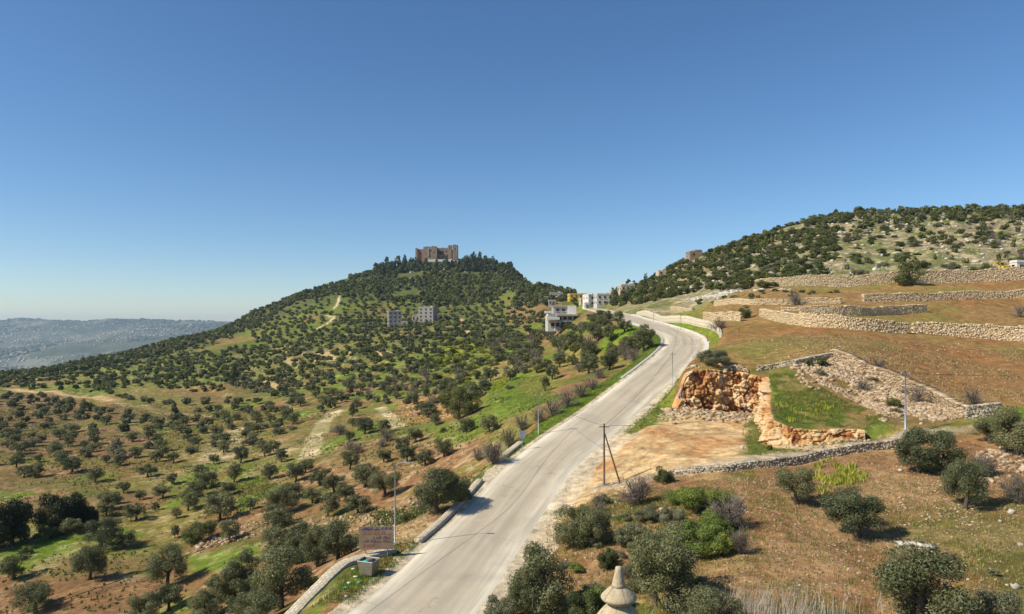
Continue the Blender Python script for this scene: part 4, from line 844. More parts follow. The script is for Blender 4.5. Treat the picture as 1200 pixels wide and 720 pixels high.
def fill(poly, sp, wr, hr, kinds, y0=60, y1=1150, rot=0.0, jit=.35, prob=1.0, clump=None, seed=0, rowstretch=1.0, riser=False):
    r = np.random.default_rng(seed + 900); us = [p[0] for p in poly]
    W_ = [hit(*p) for p in poly]; xs = [w[0] for w in W_]; ysx = [w[1] for w in W_]
    x0, x1, ya, yb = min(xs) - 20, max(xs) + 20, max(y0, min(ysx) - 20), min(y1, max(ysx) + 60)
    cx, cy = (x0 + x1) / 2, (ya + yb) / 2; R_ = math.hypot(x1 - x0, yb - ya) / 2
    g = np.arange(-R_, R_, sp); G1, G2 = np.meshgrid(g, g * rowstretch); g1 = G1.ravel() + r.uniform(-jit, jit, G1.size) * sp; g2 = G2.ravel() + r.uniform(-jit, jit, G1.size) * sp
    X = cx + g1 * cos(rot) - g2 * sin(rot); Y = cy + g1 * sin(rot) + g2 * cos(rot)
    ok = (X > x0) & (X < x1) & (Y > ya) & (Y < yb); X, Y = X[ok], Y[ok]
    if len(X) == 0: return
    z_ = height(X, Y); u_, v_ = proj(X, Y, z_); dr, _q = road_dist(X, np.minimum(Y, 480))
    nz_ = fbm(X, Y, 35, 3, 200 + seed); RS = terrace(X, Y)[1] if riser else None
    for i in range(len(X)):
        if not inpoly(u_[i], v_[i], poly) or r.random() > prob: continue
        if clump is not None and nz_[i] < clump: continue
        if riser and RS[i] < .5: continue
        if abs(dr[i]) < HW + 3 and Y[i] < 480: continue
        if any(a <= u_[i] <= b and c <= v_[i] <= d for a, b, c, d in CLEAR): continue
        if any(float(dline(np.array([X[i]]), np.array([Y[i]]), T)[0]) < 5.0 for T in TRK) or any(float(dline(np.array([X[i]]), np.array([Y[i] + 8.0]), T)[0]) < 4.5 for T in TRK): continue
        k = kinds[int(r.integers(len(kinds)))]; w_ = wr[0] + (wr[1] - wr[0]) * r.uniform() ** 1.3 * (1.25 if r.random() < .2 else 1) * (.75 if r.random() < .15 else 1); 
        if Y[i] < 260 and any((X[i] - a) ** 2 + (Y[i] - b) ** 2 < (.42 * (w_ + c)) ** 2 for a, b, c in HXY): continue
        PL.append(dict(k=k, X=X[i], Y=Y[i], w=w_, h=r.uniform(*hr) * (w_ / wr[1]) ** .3, px=w_ / Y[i] * F, hand=False, label=None))
O, K, P_, Sh, G_, Li, Ba = 'olive', 'oak', 'pine', 'shrub', 'green', 'light', 'bare'
fill([(-60, 464), (60, 464), (250, 472), (330, 472), (390, 485), (330, 530), (250, 535), (100, 545), (-60, 560)], 7.0, (2.8, 4.3), (2.5, 3.6), [O, O, O, Li, O], rot=.5, jit=.3, prob=.82, seed=1)
fill([(250, 446), (420, 440), (560, 432), (600, 446), (560, 470), (520, 500), (470, 520), (440, 540), (330, 530), (390, 485), (330, 472)], 6.0, (2.8, 4.7), (2.4, 4.0), [O, O, O, 'bushy', Li, Li, Ba], rot=.4, jit=.35, prob=.74, seed=2)
fill([(60, 575), (230, 545), (330, 530), (440, 540), (420, 600), (300, 640), (100, 600)], 7.5, (3.6, 5), (3.4, 4.4), [O], rot=.5, jit=.3, prob=.22, seed=3)
fill([(-20, 446), (100, 436), (250, 410), (420, 398), (560, 392), (640, 396), (600, 430), (420, 440), (250, 446), (150, 456), (0, 460)], 7.0, (2.8, 5.4), (2.2, 4.0), [O, O, K, Sh, Sh], rot=.2, jit=.45, prob=.58, seed=4)
fill([(290, 385), (345, 347), (400, 345), (600, 352), (650, 370), (640, 400), (560, 395), (300, 405)], 7.0, (3.0, 5), (2.4, 3.8), [O, O, Sh], rot=.1, jit=.4, prob=.7, seed=5)
fill([(330, 357), (345, 336), (420, 320), (480, 305), (600, 305), (640, 325), (700, 345), (660, 350), (600, 355), (520, 360), (430, 352), (380, 348)], 6.4, (4.2, 7.2), (3.8, 6.2), [K], y0=560, y1=1000, jit=.45, prob=.95, clump=.36, seed=6)
fill([(-60, 440), (100, 420), (240, 382), (345, 336), (350, 352), (300, 385), (200, 415), (100, 435), (-60, 452)], 5.8, (3.4, 5.8), (3, 5), [K, K, K, O], y0=330, y1=900, jit=.45, prob=.9, seed=7)
fill([(440, 322), (445, 312), (480, 304), (492, 310), (560, 309), (600, 312), (632, 330), (600, 326), (540, 318), (480, 320), (440, 330)], 7.5, (5.5, 9), (8, 14), [P_], y0=800, y1=960, jit=.48, prob=.62, seed=8)
fill([(700, 358), (720, 340), (760, 322), (820, 302), (880, 280), (930, 255), (990, 244), (980, 290), (966, 330), (880, 340), (820, 342), (770, 354), (735, 360)], 4.3, (2.8, 5.6), (2.2, 4.0), [K, K, K, Sh, K, Li], y0=205, y1=460, jit=.48, prob=.92, clump=.30, seed=9)
fill([(960, 330), (985, 262), (1040, 252), (1260, 247), (1260, 322), (1060, 330)], 5.2, (1.4, 5.2), (1.2, 4.0), [K, O, Sh, Li, Sh, Ba, Sh], y0=214, y1=420, jit=.48, prob=.55, seed=10)
fill([(940, 268), (960, 250), (1010, 240), (1260, 244), (1260, 262), (1000, 264)], 6.5, (3, 6), (3, 5.2), [K, K, O], y0=320, y1=420, jit=.45, prob=.8, seed=11)
fill([(560, 404), (640, 392), (700, 380), (735, 384), (765, 400), (740, 425), (700, 440), (650, 448), (600, 440)], 7.0, (3.4, 5.6), (3, 4.6), [O, O, Ba, Sh, Li], rot=.2, jit=.45, prob=.7, seed=12)
fill([(600, 335), (650, 338), (700, 346), (720, 350), (695, 362), (640, 362), (600, 360)], 8, (4, 7), (4, 7), [K, O, K], y0=300, y1=760, jit=.45, prob=.55, seed=13)
fill([(700, 352), (730, 345), (760, 344), (750, 356), (712, 362)], 5, (4.5, 7), (5, 8), [K, K, P_], y0=240, y1=460, jit=.45, prob=.75, seed=14)
fill([(780, 352), (880, 342), (930, 340), (990, 343), (900, 350), (830, 358), (790, 358)], 3.2, (1.2, 2.2), (.8, 1.5), [Sh, Li], y0=150, y1=230, jit=.45, prob=.55, seed=15)
fill([(480, 440), (600, 405), (640, 400), (620, 440), (560, 470), (500, 480)], 7, (1.5, 3), (1.2, 2.2), [Ba, Sh, G_, Li], jit=.5, prob=.5, seed=16)
fill([(1060, 600), (1200, 560), (1250, 700), (1100, 700)], 5, (.8, 1.6), (.5, 1.1), [Li, Ba, G_], y0=36, jit=.5, prob=.35, seed=17)
fill([(990, 430), (1060, 460), (1110, 485), (1040, 495), (960, 445)], 3.4, (.8, 1.8), (.5, 1.2), [Li, Ba, Sh], y0=80, jit=.5, prob=.5, seed=25)
fill([(640, 600), (720, 580), (860, 580), (880, 680), (660, 720)], 2.2, (.9, 2.4), (.6, 1.5), [Li, Ba, G_, Li, Ba], y0=36, jit=.5, prob=.6, seed=18)
fill([(300, 420), (560, 400), (620, 440), (560, 500), (480, 540), (380, 520), (250, 470)], 9, (1.5, 2.6), (1, 1.8), [Sh, Ba, Li, G_], jit=.5, prob=.35, seed=19)
fill([(490, 440), (505, 408), (550, 398), (580, 402), (590, 425), (560, 450), (520, 455)], 5, (1.8, 4.0), (1.2, 2.4), ['yellow', 'yellow', G_], jit=.5, prob=.55, seed=23)
fill([(440, 470), (480, 430), (620, 410), (600, 450), (560, 470)], 8, (1.4, 3), (1.2, 2.2), ['yellow', G_, Li], jit=.5, prob=.4, seed=24)
fill([(668, 374), (700, 368), (748, 386), (768, 400), (742, 422), (690, 424), (655, 400)], 5.4, (2.6, 5.2), (2.4, 4.4), [O, O, Ba, Sh, Li, 'bushy'], jit=.45, prob=.75, seed=21)
fill([(20, 440), (250, 400), (330, 370), (560, 375), (640, 400), (600, 440), (420, 446), (150, 470)], 4.2, (2.2, 4.2), (1.6, 2.8), [Sh, Sh, K], y0=190, y1=680, jit=.4, prob=.6, seed=22, riser=True)
fill([(360, 640), (430, 650), (560, 575), (620, 520), (600, 515), (520, 590), (430, 630)], 3, (.9, 1.8), (.7, 1.3), [Li, Ba, G_, Sh], jit=.5, prob=.4, seed=20)

# labels: each plant is named by the nearest landmark of the place, the side it lies on and its rank from there
LAND = [(512, 297, "the castle"), (463, 372, "the lilac-grey apartment block"), (499, 366, "the grey house under the castle wood"), (663, 372, "the white villa"), (677, 348, "the yellow building"), (704, 351, "the white house at the saddle"), (735, 342, "the tan house on the wooded rise"),
        (815, 300, "the ruined tower"), (110, 466, "the orange dirt track"), (376, 508, "the pale stony track"), (456, 488, "the short paved path"), (440, 630, "the faded sign board"), (431, 664, "the rubbish bin"), (463, 590, "the tall lamp post"), (612, 515, "the blue-grey road sign"), (631, 485, "the thin pole by the road bank"),
        (707, 530, "the braced wooden pole"), (788, 432, "the pole at the bend"), (1060, 470, "the pole on the quarry rim"), (725, 690, "the stone finial"), (840, 460, "the orange quarry face"), (960, 470, "the green quarry shelf"), (900, 545, "the grey path wall"), (1065, 320, "the round dark bush"), (1180, 310, "the yellow digger"), (635, 391, "the reddish ruined wall"), (73, 590, "the two tall dark trees"),
        (997, 386, "the curving terrace wall"), (1130, 392, "the thick terrace wall"), (930, 350, "the bare grey tree"), (860, 370, "the short low terrace wall"), (538, 475, "the clump of dark oaks"), (275, 440, "the dark pines on the slope"), (800, 400, "the road bend"), (585, 450, "the patch of yellow flowers"), (398, 355, "the bright track under the wood"), (1131, 260, "the rocky skyline"), (960, 300, "the edge of the scrub wood"),
        (240, 520, "the pale bare field"), (20, 500, "the mauve ploughed field"), (600, 650, "the near stretch of road"), (330, 690, "the cream parapet"), (1080, 690, "the biggest round olive"), (1010, 600, "the leaning olive on red soil"), (240, 383, "the left shoulder of the hill"), (345, 338, "the notch in the skyline"), (60, 440, "the far left ridge"), (640, 325, "the right shoulder of the castle hill"), (360, 415, "the pale terrace patches"), (150, 640, "the green strip field"), (480, 440, "the densest olives"), (880, 290, "the scrub skyline"), (545, 388, "the sandy path below the castle")]
TENS = ["twenty", "thirty", "forty", "fifty", "sixty", "seventy", "eighty", "ninety"]
ORD = "nearest second-nearest third-nearest fourth-nearest fifth-nearest sixth-nearest seventh-nearest eighth-nearest ninth-nearest tenth-nearest eleventh-nearest twelfth-nearest thirteenth-nearest fourteenth-nearest fifteenth-nearest sixteenth-nearest seventeenth-nearest eighteenth-nearest nineteenth-nearest twentieth-nearest".split()
for t_ in TENS:
    ORD += [f"{t_}-{q}-nearest" for q in "first second third fourth fifth sixth seventh eighth ninth".split()] + [f"{t_}-tenth-nearest"]
def auto_labels(items, adj):
    """items: list of [obj, u, v]; gives every one its own label"""
    bins = {}
    for it in items:
        o, u, v = it
        k = min(range(len(LAND)), key=lambda i: (LAND[i][0] - u) ** 2 + 2.2 * (LAND[i][1] - v) ** 2); du, dv = u - LAND[k][0], v - LAND[k][1]
        side = ("on its right" if du > 0 else "on its left") if abs(du) > 1.6 * abs(dv) else ("above it" if dv < 0 else "below it")
        bins.setdefault((k, side), []).append((du * du + dv * dv, it))
    for (k, side), L_ in bins.items():
        L_.sort(key=lambda q: q[0])
        for i, (_d, it) in enumerate(L_):
            n_ = ORD[i] if i < len(ORD) else ("one of the farther ones, row " + "abcdefghijklmnopqrstuvwxyz"[min(25, i - len(ORD))])
            it[0]["label"] = f"{adj}, {n_} to {LAND[k][2]}, {side}"
MAXK = 295
stuffV, stuffF, stuffT = {}, {}, {}
for kind, (shape, mat, oname, cat, grp, adj) in KIND.items():
    L_ = [p for p in PL if p['k'] == kind]; L_.sort(key=lambda p: (-p['hand'], -p['px'] * (1 if -30 < CU + F * p['X'] / p['Y'] < 1230 else .1)))
    zz = height(np.array([p['X'] for p in L_]), np.array([p['Y'] for p in L_])); todo = []
    for i, p in enumerate(L_):
        p['z'] = float(zz[i]); X, Y, z_ = p['X'], p['Y'], p['z'] - .04 * p['h'] * 0
        if i < (MAXK - 40 if kind == 'olive' else MAXK):
            px = p['px']; var = random.randrange(5); e = empty(oname, (X, Y, z_), random.uniform(0, 2 * pi)); tag(e, None, cat, grp)
            sc = (p['w'], p['w'], p['h'])
            if kind == 'bare':
                nl = 2600 if px > 30 else 1100
                c = link("twigs", bare_proto('twig', nl, var), e); c.scale = sc
                if px > 9: tr = link("trunk", trunk_proto('bare', 1, var), e); tr.scale = sc
            else:
                nl = 14000 if px > 38 else 5000 if px > 20 else 1800 if px > 10 else 600
                c = link("crown", crown_proto(shape, mat, nl, var if nl < 14000 else var % 4), e); c.scale = sc
                if px > 9 or i < 60:
                    tr = link("trunk", trunk_proto(shape, 1 if px > 16 else 0, var), e); tr.scale = sc
            e['_uv'] = 0; del e['_uv']
            u_, v_ = proj(X, Y, z_ + p['h'] / 2); todo.append([e, u_, v_])
        else:
            nl = 600 if p['px'] > 9 else 130
            if kind == 'bare': V, Fc, t_ = bare_arrays(300, i, ln=.2)
            else:
                kk = ('arr', shape, nl, i % 7)
                if kk not in PROTO: PROTO[kk] = crown_arrays(shape, nl, 7000 + i % 7)
                V, Fc, t_ = PROTO[kk]
            a = random.uniform(0, 2 * pi); q = V * np.array([p['w'], p['w'], p['h']]); V = np.stack([q[:, 0] * cos(a) - q[:, 1] * sin(a) + X, q[:, 0] * sin(a) + q[:, 1] * cos(a) + Y, q[:, 2] + z_], 1)
            off = sum(len(x_) for x_ in stuffV.get(kind, [])); stuffV.setdefault(kind, []).append(V); stuffF.setdefault(kind, []).append(Fc + off); stuffT.setdefault(kind, []).append(np.clip(t_ * .8 + random.uniform(-.25, .40), 0, 1))
    auto_labels(todo, adj)
    print("PLANTS", kind, len(L_))
SN = {'olive': 'distant_olive_groves', 'oak': 'oak_woodland', 'pine': 'distant_pines', 'shrub': 'scrub', 'green': 'green_scrub', 'light': 'dusty_scrub', 'bare': 'leafless_scrub'}
SLAB = {'olive': 'mass of small distant olive trees on the slopes below the castle', 'oak': 'dense dark evergreen woodland covering the castle hill and ridges', 'shrub': 'low dark scrub scattered over the hillsides'}
for kind in stuffV:
    o = link(SN[kind], mk_mesh(SN[kind], np.concatenate(stuffV[kind]), np.concatenate(stuffF[kind]), M[KIND[kind][1]], {"tint": np.concatenate(stuffT[kind])}))
    tag(o, SLAB.get(kind, 'scattered small bushes of the hillsides'), 'vegetation', kind='stuff')

# ------------------------------------------------------------------ grass, dry grass, flowers, loose stones
def sample(poly, n, seed, y0=14, ygrow=1.0):
    """n ground points inside a picture outline, even over the ground"""
    r = np.random.default_rng(seed); W_ = np.array([hit(*p)[:2] for p in poly]); out = []
    x0, x1, a, b = W_[:, 0].min(), W_[:, 0].max(), W_[:, 1].min(), W_[:, 1].max()
    X = r.uniform(x0, x1, n * 6); Y = r.uniform(a, b, n * 6); s_ = sdf(X, Y, W_) < 0; X, Y = X[s_][:n], Y[s_][:n]
    d, _q = road_dist(X, np.minimum(Y, 480)); k = (np.abs(d) > HW + .5); return X[k], Y[k]
def clumped(XY, sc, thr, seed):
    X, Y = XY; k = fbm(X, Y, sc, 3, seed) > thr; return X[k], Y[k]
def tufts(name, XY, hr, mat, seed, label, nb=5, wd=.02):
    r = np.random.default_rng(seed); X = np.concatenate([a[0] for a in XY]); Y = np.concatenate([a[1] for a in XY]); z_ = height(X, Y); n = len(X) * nb
    P = np.repeat(np.stack([X, Y, z_], 1), nb, 0); P[:, :2] += r.normal(0, .10, (n, 2)); th = r.uniform(0, 2 * pi, n); h = r.uniform(*hr, n); ln = r.normal(0, .35, n)
    sx = np.cos(th); sy = np.sin(th); w_ = wd * r.uniform(.7, 1.6, n) 
    A_ = P + np.stack([sx * w_, sy * w_, -.03 + 0 * h], 1); B_ = P - np.stack([sx * w_, sy * w_, .03 + 0 * h], 1); T_ = P + np.stack([-sy * h * ln, sx * h * ln, h], 1)
    o = link(name, mk_mesh(name, np.stack([A_, B_, T_], 1).reshape(-1, 3), np.arange(n * 3).reshape(-1, 3), M[mat], {"tint": r.uniform(0, 1, n)}))
    return tag(o, label, 'grass', kind='stuff')
def verge(y0, y1, o0, o1, n, seed):
    r = np.random.default_rng(seed); Y = r.uniform(y0, y1, n); off = r.uniform(o0, o1, n); x, z, s = road(Y); k = 1 / np.sqrt(1 + s * s); return x + k * off, Y - s * k * off
tufts("grass", [verge(84, 172, -HW - 5.5, -HW - .5, 5000, 1), sample([(560, 450), (640, 440), (660, 470), (600, 485)], 3000, 2), clumped(sample([(900, 447), (935, 440), (1045, 488), (1030, 497), (940, 502), (912, 484)], 5000, 3), 3, .47, 10), sample([(868, 500), (892, 488), (900, 526), (950, 530), (880, 534)], 700, 4),
                sample([(718, 500), (765, 470), (790, 445), (796, 460), (770, 495), (740, 510)], 1200, 5), verge(46, 60, -HW - 3.4, -HW - .5, 900, 6), sample([(640, 610), (720, 580), (860, 575), (1000, 560), (1200, 580), (1200, 720), (900, 720), (640, 720)], 2600, 7), sample([(640, 600), (740, 578), (860, 572), (880, 640), (780, 660)], 2500, 17), sample([(270, 567), (312, 555), (330, 575), (285, 600)], 1500, 8)],
      (.10, .32), 'grass', 5, 'fresh green grass on verges and banks')
tufts("dry_grass", [sample([(640, 610), (720, 580), (860, 575), (1000, 545), (1200, 560), (1200, 720), (900, 720), (640, 720)], 5000, 9), sample([(700, 560), (820, 555), (1050, 530), (1200, 520), (1200, 580), (720, 590)], 1500, 10), verge(60, 90, -HW - 6, -HW - 1.5, 800, 11)], (.08, .26), 'drygrass', 6, 'dry straw-coloured grass on the near slope')
r9 = np.random.default_rng(9); dx, dy, _z = hit(908, 728); a = r9.uniform(0, 1, 420)
tufts("dead_stalks", [(dx + r9.normal(0, 2.6, 420), dy + r9.normal(0, 1.4, 420))], (.5, 1.7), 'drytwig', 7, 'pale dead stalks standing by the lower edge of the red slope', nb=4, wd=.014)
tufts("yellow_flowers", [sample([(574, 456), (590, 443), (596, 447), (582, 458)], 500, 12), clumped(sample([(905, 470), (950, 462), (980, 480), (920, 495)], 300, 13), 2.5, .5, 9), sample([(480, 440), (530, 404), (560, 402), (560, 430), (520, 442)], 1800, 14), clumped(sample([(930, 552), (975, 538), (1015, 552), (1020, 575), (950, 580)], 700, 15), 3, .52, 9), sample([(585, 515), (594, 512), (596, 522)], 120, 16)], (.25, .6), 'flower', 8, 'patches of yellow spring flowers on the slopes', nb=4, wd=.05)
tufts("weeds", [clumped(sample([(-60, 470), (250, 475), (390, 485), (560, 460), (640, 470), (560, 560), (420, 640), (250, 720), (-60, 720)], 16000, 40), 9, .47, 44), clumped(sample([(300, 660), (440, 600), (560, 560), (600, 520), (540, 590), (400, 650)], 1500, 41), 5, .4, 44)], (.12, .40), 'weed', 12, 'green weeds between the olive trees', nb=5, wd=.07)
tufts("straw", [clumped(sample([(-60, 470), (250, 475), (390, 485), (560, 460), (560, 560), (420, 640), (250, 720), (-60, 720)], 9000, 42), 9, .47, 45), clumped(sample([(870, 400), (1200, 410), (1200, 480), (1000, 430)], 4000, 46), 7, .47, 45)], (.08, .28), 'drygrass', 13, 'dry straw between the olive trees and on the ochre field', nb=5, wd=.06)
def scatter_rocks(name, sets, mat, seed, label):
    r = np.random.default_rng(seed); Xs, Ys, Rs = [], [], []
    for (X, Y), (a, b) in sets: Xs.append(X); Ys.append(Y); Rs.append(a + (b - a) * r.uniform(0, 1, len(X)) ** 2.5)
    X, Y, R_ = map(np.concatenate, (Xs, Ys, Rs)); z_ = height(X, Y); o = link(name, rocks_mesh(name, np.stack([X, Y, z_ + R_ * .1], 1), R_, M[mat], seed=seed)); return tag(o, label, 'rocks', kind='stuff')
scatter_rocks("limestone_outcrops", [(clumped(sample([(975, 330), (955, 300), (970, 256), (1040, 246), (1258, 244), (1258, 320), (1060, 328)], 26000, 20), 12, .47, 5), (.12, 1.05)), (clumped(sample([(720, 352), (790, 345), (900, 330), (960, 270), (880, 295), (800, 322)], 1600, 21), 10, .57, 6), (.2, 1.1)), (sample([(795, 350), (880, 342), (960, 340), (840, 352)], 500, 22), (.2, .9)), (sample([(480, 300), (640, 320), (600, 350), (420, 330)], 400, 26), (.5, 2))], 'lime', 31, 'pale limestone rocks breaking through the hillside')
scatter_rocks("quarry_rubble", [(clumped(sample([(935, 428), (978, 420), (1060, 458), (1128, 490), (1060, 502), (1000, 470), (960, 450)], 8000, 23), 3, .44, 7), (.05, .34)), (clumped(sample([(925, 432), (978, 420), (1060, 458), (1128, 490), (1060, 505), (990, 475), (940, 450)], 1500, 53), 4, .54, 8), (.15, .5)), (sample([(770, 496), (776, 480), (800, 470), (890, 484), (880, 496), (800, 492)], 1100, 24), (.04, .4)), (clumped(sample([(800, 437), (815, 428), (895, 430), (898, 438), (850, 437)], 700, 54), 2, .45, 8), (.05, .4)), (sample([(898, 520), (1010, 514), (1060, 505), (1050, 515), (940, 530)], 350, 25), (.06, .3))], 'rubble', 32, 'broken orange and cream stones heaped round the quarry')
scatter_rocks("loose_stones", [(sample([(650, 620), (740, 585), (900, 560), (1060, 535), (1200, 540), (1200, 720), (620, 720)], 4200, 27), (.025, .12)), (sample([(1055, 565), (1125, 560), (1150, 620), (1050, 600)], 500, 28), (.03, .14)), (sample([(1140, 530), (1200, 520), (1200, 560), (1150, 570)], 350, 29), (.06, .35)), (sample([(360, 640), (440, 630), (560, 575), (540, 570), (430, 600), (330, 610), (280, 618)], 1200, 30), (.06, .28)), (sample([(700, 570), (790, 550), (850, 545), (850, 552), (760, 562)], 400, 31), (.05, .22)), (sample([(460, 470), (520, 455), (560, 470), (530, 490), (480, 495)], 500, 33), (.1, .5)), (sample([(220, 640), (290, 615), (300, 630), (240, 645)], 220, 34), (.1, .45)), (sample([(880, 395), (1190, 405), (1190, 470), (1000, 430), (880, 425)], 700, 35), (.04, .2))], 'rubble', 33, 'small pale stones strewn over the soil')
# single boulders one can pick out
BO = [(985, 566, 4, "white upright stone between two olives on the red slope"), (1055, 552, 5, "small white boulder by the foot of the twin olives"), (1185, 602, 9, "pale boulder cluster top by the right-hand slope"), (1172, 612, 6, "flat pale boulder below the leafless bush"), (1196, 640, 7, "grey boulder low on the right-hand slope"), (1190, 690, 9, "large whitish boulder beside the dusty shrub"), (1182, 708, 8, "lowest whitish boulder beside the dusty shrub"),
      (686, 655, 4, "small white stone on bare soil left of the finial"), (720, 606, 6, "white boulder half hidden under the leafless bush"), (722, 590, 5, "pale boulder under the braced pole"), (775, 598, 5, "tan boulder left of the bright green shrub"), (784, 484, 10, "dark brown boulder at the quarry entrance"), (870, 526, 6, "cream boulder on the quarry floor by the path"), (812, 478, 6, "broken block at the foot of the quarry face"), (1163, 566, 7, "reddish boulder behind the leaning tree at right"), (790, 497, 6, "rough block beside the dark brown boulder")]
for u, v, px, lab in BO:
    X, Y, z_ = hit(u, v); R_ = px / 2 / F * Y; o = link("boulder", rocks_mesh("boulder", np.array([[0, 0, R_ * .25]]), np.array([R_]), M['redrock' if 'brown' in lab or 'reddish' in lab or 'tan' in lab else 'lime'], .8, 2, int(u)), None, (X, Y, z_)); tag(o, lab, "boulder", "boulders lying about the slopes")

# ------------------------------------------------------------------ poles, wires, signs, bin
def pole(name, label, u, v, hpx, mat, cat, r0=.10, lamp=False, arms=0):
    X, Y, z_ = hit(u, v); h = hpx / F * Y; e = tag(empty(name, (X, Y, z_)), label, cat)
    MB().tube([(0, 0, -.4), (0, 0, h * .5), (0, 0, h)], [r0, r0 * .85, r0 * .65], 10).build("shaft", mat, e, smooth=True)
    for k in range(arms):
        MB().box((0, 0, h - .35 - .5 * k), (1.1, .09, .09)).build("crossarm", mat, e)
        for s_ in (-.45, .45): MB().lathe([(.03, 0), (.05, .04), (.03, .08), (.05, .12), (.02, .15)], 8, (s_, 0, h - .30 - .5 * k)).build("insulator", M['white'], e)
    return e, (X, Y, z_ + h), h
e1, T1, h1 = pole("lamp_post", "tall grey lamp post beside the faded sign board at the parapet", 463, 639, 94, M['steel'], "lamp post", .07)
MB().tube([(0, 0, h1 - .1), (.35, 0, h1 + .15), (.8, 0, h1 + .22)], [.035, .03, .03], 7).build("arm", M['steel'], e1)
MB().box((1.05, 0, h1 + .2), (.6, .22, .10), 0, .8).build("lamp_head", M['steel'], e1)
MB().box((0, 0, .15), (.3, .3, .3)).build("base_plate", M['concrete'], e1)
e2, T2, h2 = pole("utility_pole", "thin grey pole on the green bank behind the blue-grey road sign", 631, 509, 48, M['steel'], "utility pole", .07, arms=1)
e3, T3, h3 = pole("utility_pole", "wooden pole with a slanting brace beside the sandy lot", 708, 569, 72, M['wood'], "utility pole", .12, arms=1)
X3, Y3, z3 = e3.location; bx, by, bz_ = hit(727, 566)
MB().tube([(bx - X3, by - Y3, bz_ - z3 - .2), (0.05, 0, h3 * .84)], [.10, .07], 8).build("brace", M['wood'], e3)
e4, T4, h4 = pole("utility_pole", "slim pole standing at the road edge on the bend", 788, 453, 40, M['steel'], "utility pole", .07, arms=1)
e5, T5, h5 = pole("utility_pole", "bluish grey pole in front of the rubble wall by the quarry", 1061, 512, 77, M['signback'], "utility pole", .10, arms=1)
FP = [(766, 378, 12, "slim post by the start of the pale road wall"), (798, 387, 20, "slim post in the middle of the pale road wall"), (843, 395, 23, "slim post on the field edge right of the road bend"), (829, 401, 9, "short post at the end of the road wall"), (866, 397, 12, "short post out on the ochre field edge")]
tops = []
for u, v, hp, lab in FP:
    e, T, _h = pole("roadside_post", lab, u, v, hp, M['wood'], "post", .06); e["group"] = "slim posts beside the road bend"; tops.append(T)
def wire(a, b, sag, label, r=.018):
    pts = [(a[0] + (b[0] - a[0]) * t_, a[1] + (b[1] - a[1]) * t_, a[2] + (b[2] - a[2]) * t_ - 4 * sag * t_ * (1 - t_)) for t_ in np.linspace(0, 1, 25)]
    tag(MB().tube(pts, r, 5).build("overhead_wire", M['wire']), label, "cable", "overhead wires along the road")
off = lambda T, dx=0, dy=0, dz=0: (T[0] + dx, T[1] + dy, T[2] + dz)
P0 = (-24, 20, 7.5)
P0e = tag(empty("utility_pole", (-24, 20, hz(-24, 20))), "grey pole outside the lower corner carrying the wire", "utility pole"); 
MB().tube([(0, 0, -.4), (0, 0, 7.5 - hz(-24, 20))], [.1, .07], 8).build("shaft", M['steel'], P0e)
wire(P0, off(T1, 0, 0, -.1), .8, "black wire reaching the lamp post from the near lower left"); wire(off(T1, 0, 0, -.1), off(T2, 0, 0, -.2), .9, "black wire from the lamp post to the thin pole on the bank")
wire(off(T2, 0, 0, -.2), off(T3, 0, 0, -.2), .5, "black wire crossing the road to the braced wooden pole"); wire(off(T3, 0, 0, -.2), off(T4, 0, 0, -.2), .7, "wire from the braced pole to the pole on the bend")
wire(off(T3, .4, 0, -.2), off(T5, 0, 0, -.2), 1.6, "long wire sagging over the quarry"); wire(off(T5, 0, 0, -.2), (95, 100, 13), .8, "wire leaving the quarry pole across the ochre field"); wire(off(T4, 0, 0, -.2), tops[1], .6, "wire from the bend pole to the post at the road wall")
# road sign seen from behind
X, Y, z_ = hit(612, 528); e = tag(empty("road_sign", (X, Y, z_), .12), "small blue-grey metal road sign on a post beside the cream block", "road sign")
MB().tube([(0, .04, -.3), (0, .04, 2.3)], .035, 8).build("post", M['steel'], e)
MB().box((0, 0, 1.9), (.62, .03, .95)).build("panel", M['signback'], e)
MB().box((0, .022, 2.15), (.62, .012, .05)).build("rib", M['steel'], e); MB().box((0, .022, 1.65), (.62, .012, .05)).build("rib", M['steel'], e)
# faded notice board
X, Y, z_ = hit(441, 655); Yb = Y; wB = 40 / F * Y; hB = 27 / F * Y; zt = CAMZ + (HV - 617) / F * Y
e = tag(empty("notice_board", (X, Y, z_), .06), "faded tan notice board with rows of painted script beside the lamp post", "sign board")
MB().box((0, 0, zt - hB / 2 - z_), (wB, .06, hB)).build("panel", M['board'], e)
for s_ in (-.32, .32): MB().tube([(s_ * wB, .08, -.3), (s_ * wB, .08, zt - z_ - .1)], .045, 8).build("post", M['steel'], e)
rr = random.Random(5)
def script_row(y0, h, x0, x1, mat, name):
    mb = MB(); x = x1
    while x > x0:
        w_ = rr.uniform(.08, .28) * wB / 2.9; k = rr.choice([.35, .5, .9, .45]); mb.box((x - w_ / 2, -.036, y0 + h * k / 2 - (h * .25 if rr.random() < .25 else 0)), (w_, .012, h * k))
        if rr.random() < .5: mb.box((x - w_ * .5, -.036, y0 + h * 1.15), (w_ * .3, .012, h * .18))
        if rr.random() < .3: mb.box((x - w_ * .1, -.036, y0 + h * .6), (w_ * .18, .012, h * 1.1))
        x -= w_ * (1.05 if rr.random() < .7 else 1.7)
    mb.build(name, mat, e)
b0 = zt - z_ - hB
script_row(b0 + hB * .86, hB * .10, -wB * .42, wB * .44, M['inkblue'], "lettering"); script_row(b0 + hB * .66, hB * .12, -wB * .40, wB * .42, M['inkred'], "lettering")
